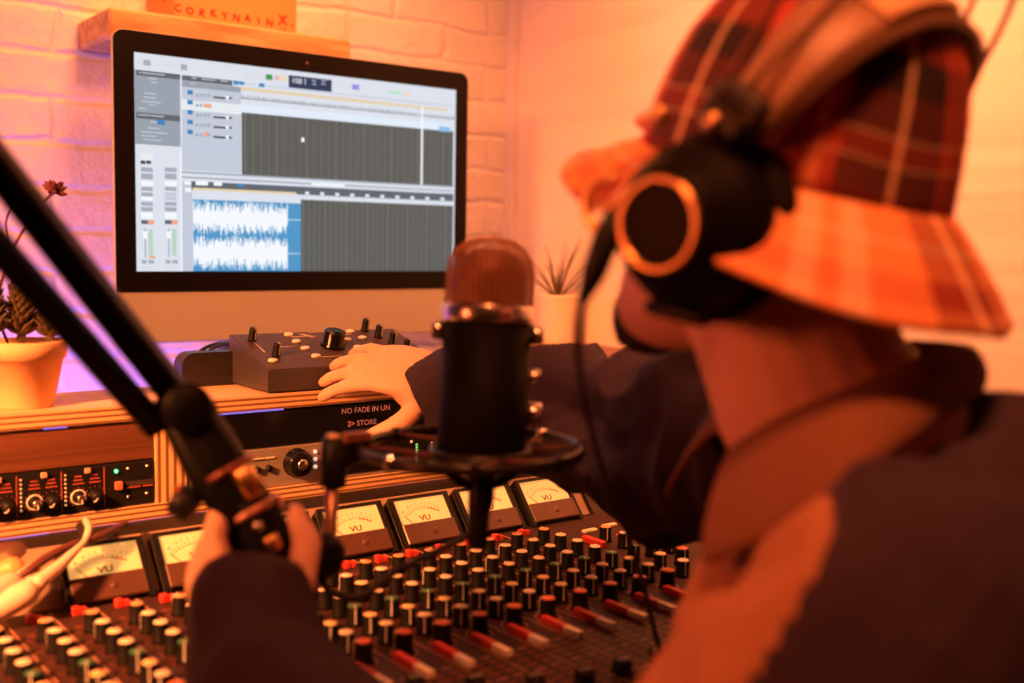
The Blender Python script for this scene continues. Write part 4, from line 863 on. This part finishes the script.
# collar
mir = lambda p: (lambda l, d, z: lev(l, 1.444-d, z))(p.x*ca-p.y*sa, p.x*sa+p.y*ca, p.z)
fold = [at(737, 446, .703), at(778, 418, .668), at(845, 388, .645), at(915, 357, .668), at(962, 345, .716)]
edge = [at(703, 566, .655), at(765, 540, .612), at(853, 479, .592), at(932, 424, .640), at(974, 386, .718)]
fold += [mir(p) for p in fold[:-1][::-1]]; edge += [mir(p) for p in edge[:-1][::-1]]
cen = sum(fold, Vector())/len(fold)
fold_s, edge_s = smoothpath([tuple(p) for p in fold], 6), smoothpath([tuple(p) for p in edge], 6)
cv, cf = [], []
for a_, b_ in zip(fold_s, edge_s):
    a_, b_ = Vector(a_), Vector(b_); inw = (cen-a_); inw.z = 0; inw.normalize()
    row = [a_+inw*.010+Vector((0, 0, -.045)), a_+inw*.006+Vector((0, 0, -.015)), a_+inw*.002+Vector((0, 0, -.002)), a_-inw*.004, a_.lerp(b_, .12)-inw*.007, a_.lerp(b_, .35)-inw*.009, a_.lerp(b_, .65)-inw*.008, a_.lerp(b_, .86)-inw*.005, b_]
    cv += [tuple(q) for q in row]
nr = 9
for k in range(len(fold_s)-1):
    for i in range(nr-1): cf.append((k*nr+i, k*nr+i+1, (k+1)*nr+i+1, (k+1)*nr+i))
c_o = MB().add(cv, cf, 0, True).build('collar', mat('collar_cloth', (.19, .085, .05), .85, 0, .12, 100, .25, 900, .2, 0), person)
so = c_o.modifiers.new('s', 'SOLIDIFY'); so.thickness = .004; so.offset = 0; c_o.modifiers.new('b', 'SUBSURF').levels = 1; c_o.modifiers['b'].render_levels = 1

# ------------------------------------------------------------------ bucket hat
def plaid(name, u_stops, v_stops, pu, pv, mixf):
    mt = mat(name, (.4, .1, .06), .85, 0, .1, 50, .2, 700); N, L = nodes(mt); b = N['Principled BSDF']
    uv = N.new('ShaderNodeUVMap'); uv.uv_map = 'UVMap'; sp = N.new('ShaderNodeSeparateXYZ'); L.new(uv.outputs[0], sp.inputs[0])
    outs = []
    for axn, per, stops in (('X', pu, u_stops), ('Y', pv, v_stops)):
        ma = N.new('ShaderNodeMath'); ma.operation = 'MULTIPLY'; ma.inputs[1].default_value = 1/per; fr = N.new('ShaderNodeMath'); fr.operation = 'FRACT'
        L.new(sp.outputs[axn], ma.inputs[0]); L.new(ma.outputs[0], fr.inputs[0])
        r = N.new('ShaderNodeValToRGB'); r.color_ramp.interpolation = 'CONSTANT'; e = r.color_ramp.elements
        e[0].position = stops[0][0]; e[0].color = (*stops[0][1], 1); e[1].position = stops[1][0]; e[1].color = (*stops[1][1], 1)
        for p_, c_ in stops[2:]: x = e.new(p_); x.color = (*c_, 1)
        L.new(fr.outputs[0], r.inputs[0]); outs.append(r.outputs[0])
    mx = N.new('ShaderNodeMix'); mx.data_type = 'RGBA'; mx.inputs['Factor'].default_value = mixf
    L.new(outs[0], mx.inputs['A']); L.new(outs[1], mx.inputs['B']); L.new(mx.outputs['Result'], b.inputs['Base Color'])
    return mt
dk, rd, orr, pale, mar = (.022, .008, .008), (.46, .06, .035), (.88, .34, .13), (.92, .66, .42), (.20, .035, .028)
crown_m = plaid('plaid_crown', [(0, mar), (.05, rd), (.28, orr), (.34, rd), (.40, dk), (.66, pale), (.69, dk), (.94, rd)], [(0, dk), (.22, mar), (.45, pale), (.47, rd), (.60, pale), (.62, mar), (.8, rd)], .135, .10, .36)
brim_m = plaid('plaid_brim', [(0, orr), (.30, pale), (.36, orr), (.42, pale), (.49, orr), (.66, mar), (.80, pale), (.84, mar), (.95, orr)], [(0, orr), (.3, pale), (.36, orr), (.62, rd), (.85, orr)], .17, .075, .4)
HAT = HEAD @ Matrix.Translation((0, -.006, .004)) @ Matrix.Rotation(math.radians(6), 4, 'X')
def hat_part(name, prof, m_, thick, uoff=0, flop=0):
    n = 96; vs = []; uvs = []; fs = []; acc = 0; lens = [0]
    for a_, b_ in zip(prof, prof[1:]): acc += math.hypot(b_[0]-a_[0], b_[1]-a_[1]); lens.append(acc)
    for k, (r_, z_) in enumerate(prof):
        for i in range(n+1):
            t = 2*PI*i/n; w = noise.noise(Vector((math.cos(t)*2.2, math.sin(t)*2.2, z_*14+1)))
            x, y = r_*.92*math.cos(t), r_*1.04*math.sin(t)
            rr = 1+.03*w*(k/len(prof))
            zz = z_ + .006*w*(k/len(prof))
            if flop:
                q = k/(len(prof)-1)
                fr = max(0, math.sin(t+.35))**1.3; zz += q*(.046*fr + .020*max(0, -math.cos(t+.25))**3); rr *= 1-q*.04*fr
            vs.append((x*rr, y*rr, zz)); uvs.append((t/(2*PI)*.62+uoff, lens[k]))
    for k in range(len(prof)-1):
        for i in range(n): fs.append((k*(n+1)+i, k*(n+1)+i+1, (k+1)*(n+1)+i+1, (k+1)*(n+1)+i))
    me = bpy.data.meshes.new(name); me.from_pydata([HAT @ Vector(v) for v in vs], [], fs); uvl = me.uv_layers.new(name='UVMap')
    for lp in me.loops: uvl.data[lp.index].uv = uvs[lp.vertex_index]
    me.materials.append(m_); me.polygons.foreach_set('use_smooth', [True]*len(fs)); me.update()
    o = link(name, me); s_ = o.modifiers.new('s', 'SOLIDIFY'); s_.thickness = thick; s_.offset = 1; return o
hat = hat_part('bucket_hat', [(.0005, .126), (.025, .125), (.048, .120), (.066, .110), (.078, .097), (.087, .078), (.093, .055), (.0975, .03), (.100, .008), (.1005, 0)], crown_m, .0025, .085)
hat.parent = person
brim = hat_part('brim', [(.1005, .001), (.106, -.004), (.116, -.014), (.128, -.027), (.139, -.040), (.149, -.052), (.152, -.056)], brim_m, .003, .03, 1)
brim.parent = hat

# ------------------------------------------------------------------ headphones
hph = bpy.data.objects.new('headphones', None); COL.objects.link(hph); hph.empty_display_size = .05; hph.matrix_world = HEAD
tag(hph, 'black over-ear headphones with brass rings worn over the plaid hat', 'headphones')
BAND = Matrix.Translation((0, 0, -.02)) @ Matrix.Rotation(math.radians(27), 4, 'X') @ Matrix.Translation((0, 0, .02))
leather = mat('headband_leather', (.34, .19, .11), .45, 0, .2, 30, .2, 200); wire_m = mat('wire_red', (.22, .07, .05), .35, .5)
for sx in (-1, 1):
    CUP = Matrix.Translation((sx*.100, -.008, -.030)) @ Matrix.Rotation(sx*PI/2, 4, 'Y') @ Matrix.Rotation(sx*math.radians(0), 4, 'X')
    c_ = MB().lathe([(0, -.004), (.047, -.004), (.0505, .002), (.0505, .012), (.046, .022), (.036, .032), (.033, .042), (.030, .045), (.020, .0455), (0, .0455)], 40, 0, CUP).build('ear_cup', mat('cup_black', (.005, .004, .004), .5, 0, .12, 40, 0, None, .1), hph)
    MB().lathe([(.020, -.024), (.046, -.026), (.055, -.020), (.058, -.010), (.055, -.002), (.020, -.002)], 36, 0, CUP).build('ear_cushion', mat('cushion_black', (.008, .007, .007), .7, 0, .12, 40, 0, None, .1), c_)
    MB().tube([CUP @ Vector((.0255*math.cos(t), .0255*math.sin(t), .0455)) for t in np.linspace(0, 2*PI, 41)[:-1]], .0023, 8, 0, True).build('brass_ring', brass, c_)
    MB().tube([CUP @ Vector((.0545*math.cos(t), .0545*math.sin(t), .012)) for t in np.linspace(-.5*PI-1.6, -.5*PI+1.6, 24)], .0042, 8, 0, False, True).build('yoke', black_plastic, c_) if False else None
    up_ = MB()
    MB().tube([CUP @ Vector((-sx*.0 - .052, y_, .012)) for y_ in (-.018, .018)], .005, 8, 0, False, True).build('hinge_pin', black_plastic, c_)
    up_.box((-.010, -.016, .030), (.010, .018, .055), 0, .004, BAND @ Matrix.Translation((sx*.112, .004, -.002)))
    up_.build('yoke', black_plastic, c_)
    for dy in (-.017, .020): MB().sphere((sx*.122, dy, .030), .0062, 12, 0, (.7, 1, 1)).build('rivet', brass, c_)
for dy in (-.010, .016):
    pts = []
    for t in np.linspace(0, PI, 40):
        pts.append((.117*math.cos(t)*(1+.10*math.sin(t)), dy, .045+.150*math.sin(t)**.8))
    MB().tube([BAND @ Vector(q) for q in pts], .0022, 8).build('wire_arch', wire_m, hph)
sb = []
for t in np.linspace(math.radians(4), math.radians(176), 40):
    x, z = .102*math.cos(t), .020+.116*math.sin(t)**.75; yc = -.002; wd = .014+.016*math.sin(t)**.6
    nrm = Vector((math.cos(t), 0, math.sin(t)*1.0)).normalized()
    sb.append([tuple(Vector((x, yc+wd*b_, z))+nrm*(.0022*a_+.004*(1-b_*b_))) for a_, b_ in ((-1, -1), (-1, -.5), (-1, 0), (-1, .5), (-1, 1), (1, 1), (1, .5), (1, 0), (1, -.5), (1, -1))])
MB().loft(sb, 0, True, True, False, BAND).build('headband', leather, hph)
pd = []
for t in np.linspace(math.radians(90), math.radians(128), 12):
    x, z = .102*math.cos(t), .020+.116*math.sin(t)**.75; yc = -.002; nrm = Vector((math.cos(t), 0, math.sin(t))).normalized()
    pd.append([tuple(Vector((x, yc+.021*b_, z))+nrm*(.0022*a_+.0065)) for a_, b_ in ((-1, -1), (-1, 1), (1, 1), (1, -1))])
MB().loft(pd, 0, False, True, False, BAND).build('headband_patch', mat('patch_tan', (.72, .46, .24), .55, 0, .1, 40), hph, None, 'lighter tan patch')
for sx in (-1, 1): MB().box((-.006, -.018, -.008), (.006, .014, .010), 0, .003, BAND @ Matrix.Translation((sx*.116, .002, .048))).build('slider', black_plastic, hph)
# cable of the left cup
hi = HEAD.inverted()
jp = hp(-.118, .028, -.058)
cpts = [at(612, 218, .655), at(606, 240, .652), at(594, 272, .655), at(583, 300, .662)]
MB().tube([hi @ p for p in cpts], [.0058, .0085, .0078, .0035], 12, 0, False, True).build('strain_relief', black_plastic, hph)
MB().tube([hi @ at(607, 205, .66) + .016*Vector((0, math.cos(t), math.sin(t))) for t in np.linspace(-2.2, 1.6, 18)], .0038, 8, 0, False, True).build('brass_hook', brass, hph)
cpts = [cpts[-2], cpts[-1], at(578, 335, .68), at(581, 380, .72), at(592, 432, .78), at(607, 482, .84), at(628, 535, .91), at(645, 592, .945), at(657, 640, .965), onZ(664, 662, .788)]
MB().tube([hi @ Vector(q) for q in smoothpath([tuple(p) for p in cpts], 8)], .0024, 8).build('cable', rubber, hph)

# stool under the person
stl = thing('stool', 'round black stool under the seated person', 'stool', (lev(.44, .72, 0).x, lev(.44, .72, 0).y, 0))
MB().lathe([(0, .345), (.17, .345), (.185, .355), (.185, .385), (.17, .398), (0, .402)], 32).build('seat', mat('stool_vinyl', (.03, .028, .03), .5), stl)
MB().cyl((0, 0, .03), (0, 0, .345), .025, None, 16).build('post', black_metal, stl)
MB().lathe([(0, 0), (.20, 0), (.20, .01), (.03, .03), (0, .03)], 32).build('base', black_metal, stl)
# ------------------------------------------------------------------ light
def area(name, loc, target, size, energy, col, size_y=None, spread=None):
    ld = bpy.data.lights.new(name, 'AREA'); ld.energy = energy; ld.color = col; ld.size = size
    if size_y: ld.shape = 'RECTANGLE'; ld.size_y = size_y
    if spread: ld.spread = spread
    o = bpy.data.objects.new(name, ld); COL.objects.link(o); o.location = loc
    o.rotation_euler = (Vector(target)-Vector(loc)).to_track_quat('-Z', 'Y').to_euler(); return o
ORANGE = (1.0, .27, .08)
area('wall_lamp', (.70, .55, 2.05), (.78, 1.97, 1.78), .4, 4.0, ORANGE, None, math.radians(58))
area('wall_wash_lamp', (.75, 1.62, 2.55), (.78, 2.0, 1.5), .35, 6.5, ORANGE, None, math.radians(80))
area('side_wall_lamp', (.80, 1.0, 2.5), (1.6, 1.0, 1.25), .5, 20, (1, .275, .085), None, math.radians(80))
area('side_lamp', (-.95, .60, 1.7), (.55, 1.6, 1.05), .3, 5.0, (1, .26, .06), None, math.radians(42))
sd = bpy.data.lights.new('desk_fill_spot', 'SPOT'); sd.energy = 420; sd.color = (1, .27, .07); sd.spot_size = math.radians(36); sd.spot_blend = 1; sd.shadow_soft_size = .06  # unseen fill spot, added to brighten the left end of the console
so_ = bpy.data.objects.new('desk_fill_spot', sd); COL.objects.link(so_); so_.location = (-.75, .65, 1.65); so_.rotation_euler = (Vector((.20, 1.08, .84))-so_.location).to_track_quat('-Z', 'Y').to_euler()
area('back_lamp', lev(.05, -.1, 2.5), lev(.22, .72, 1.15), .3, 2.2, (1, .22, .06), None, math.radians(40))
area('low_fill', lev(-.95, .25, 1.25), lev(.2, .72, 1.06), .25, .62, (1, .15, .045), None, math.radians(52))  # added warm fill in place of bounced light on neck and collar
area('red_fill', (.2, -1.0, 1.9), (.5, .6, 1.0), .8, .9, (1, .07, .03))  # unseen red fill, added to redden the shaded neck and shirt
area('violet_strip_lamp', (.42, 1.80, .715), (.42, 1.99, .95), 1.2, 6, (.20, .15, 1.0), .03)
wd = bpy.data.worlds.new('world'); scene.world = wd; wd.use_nodes = True
wd.node_tree.nodes['Background'].inputs[0].default_value = (.08, .018, .010, 1); wd.node_tree.nodes['Background'].inputs[1].default_value = .05
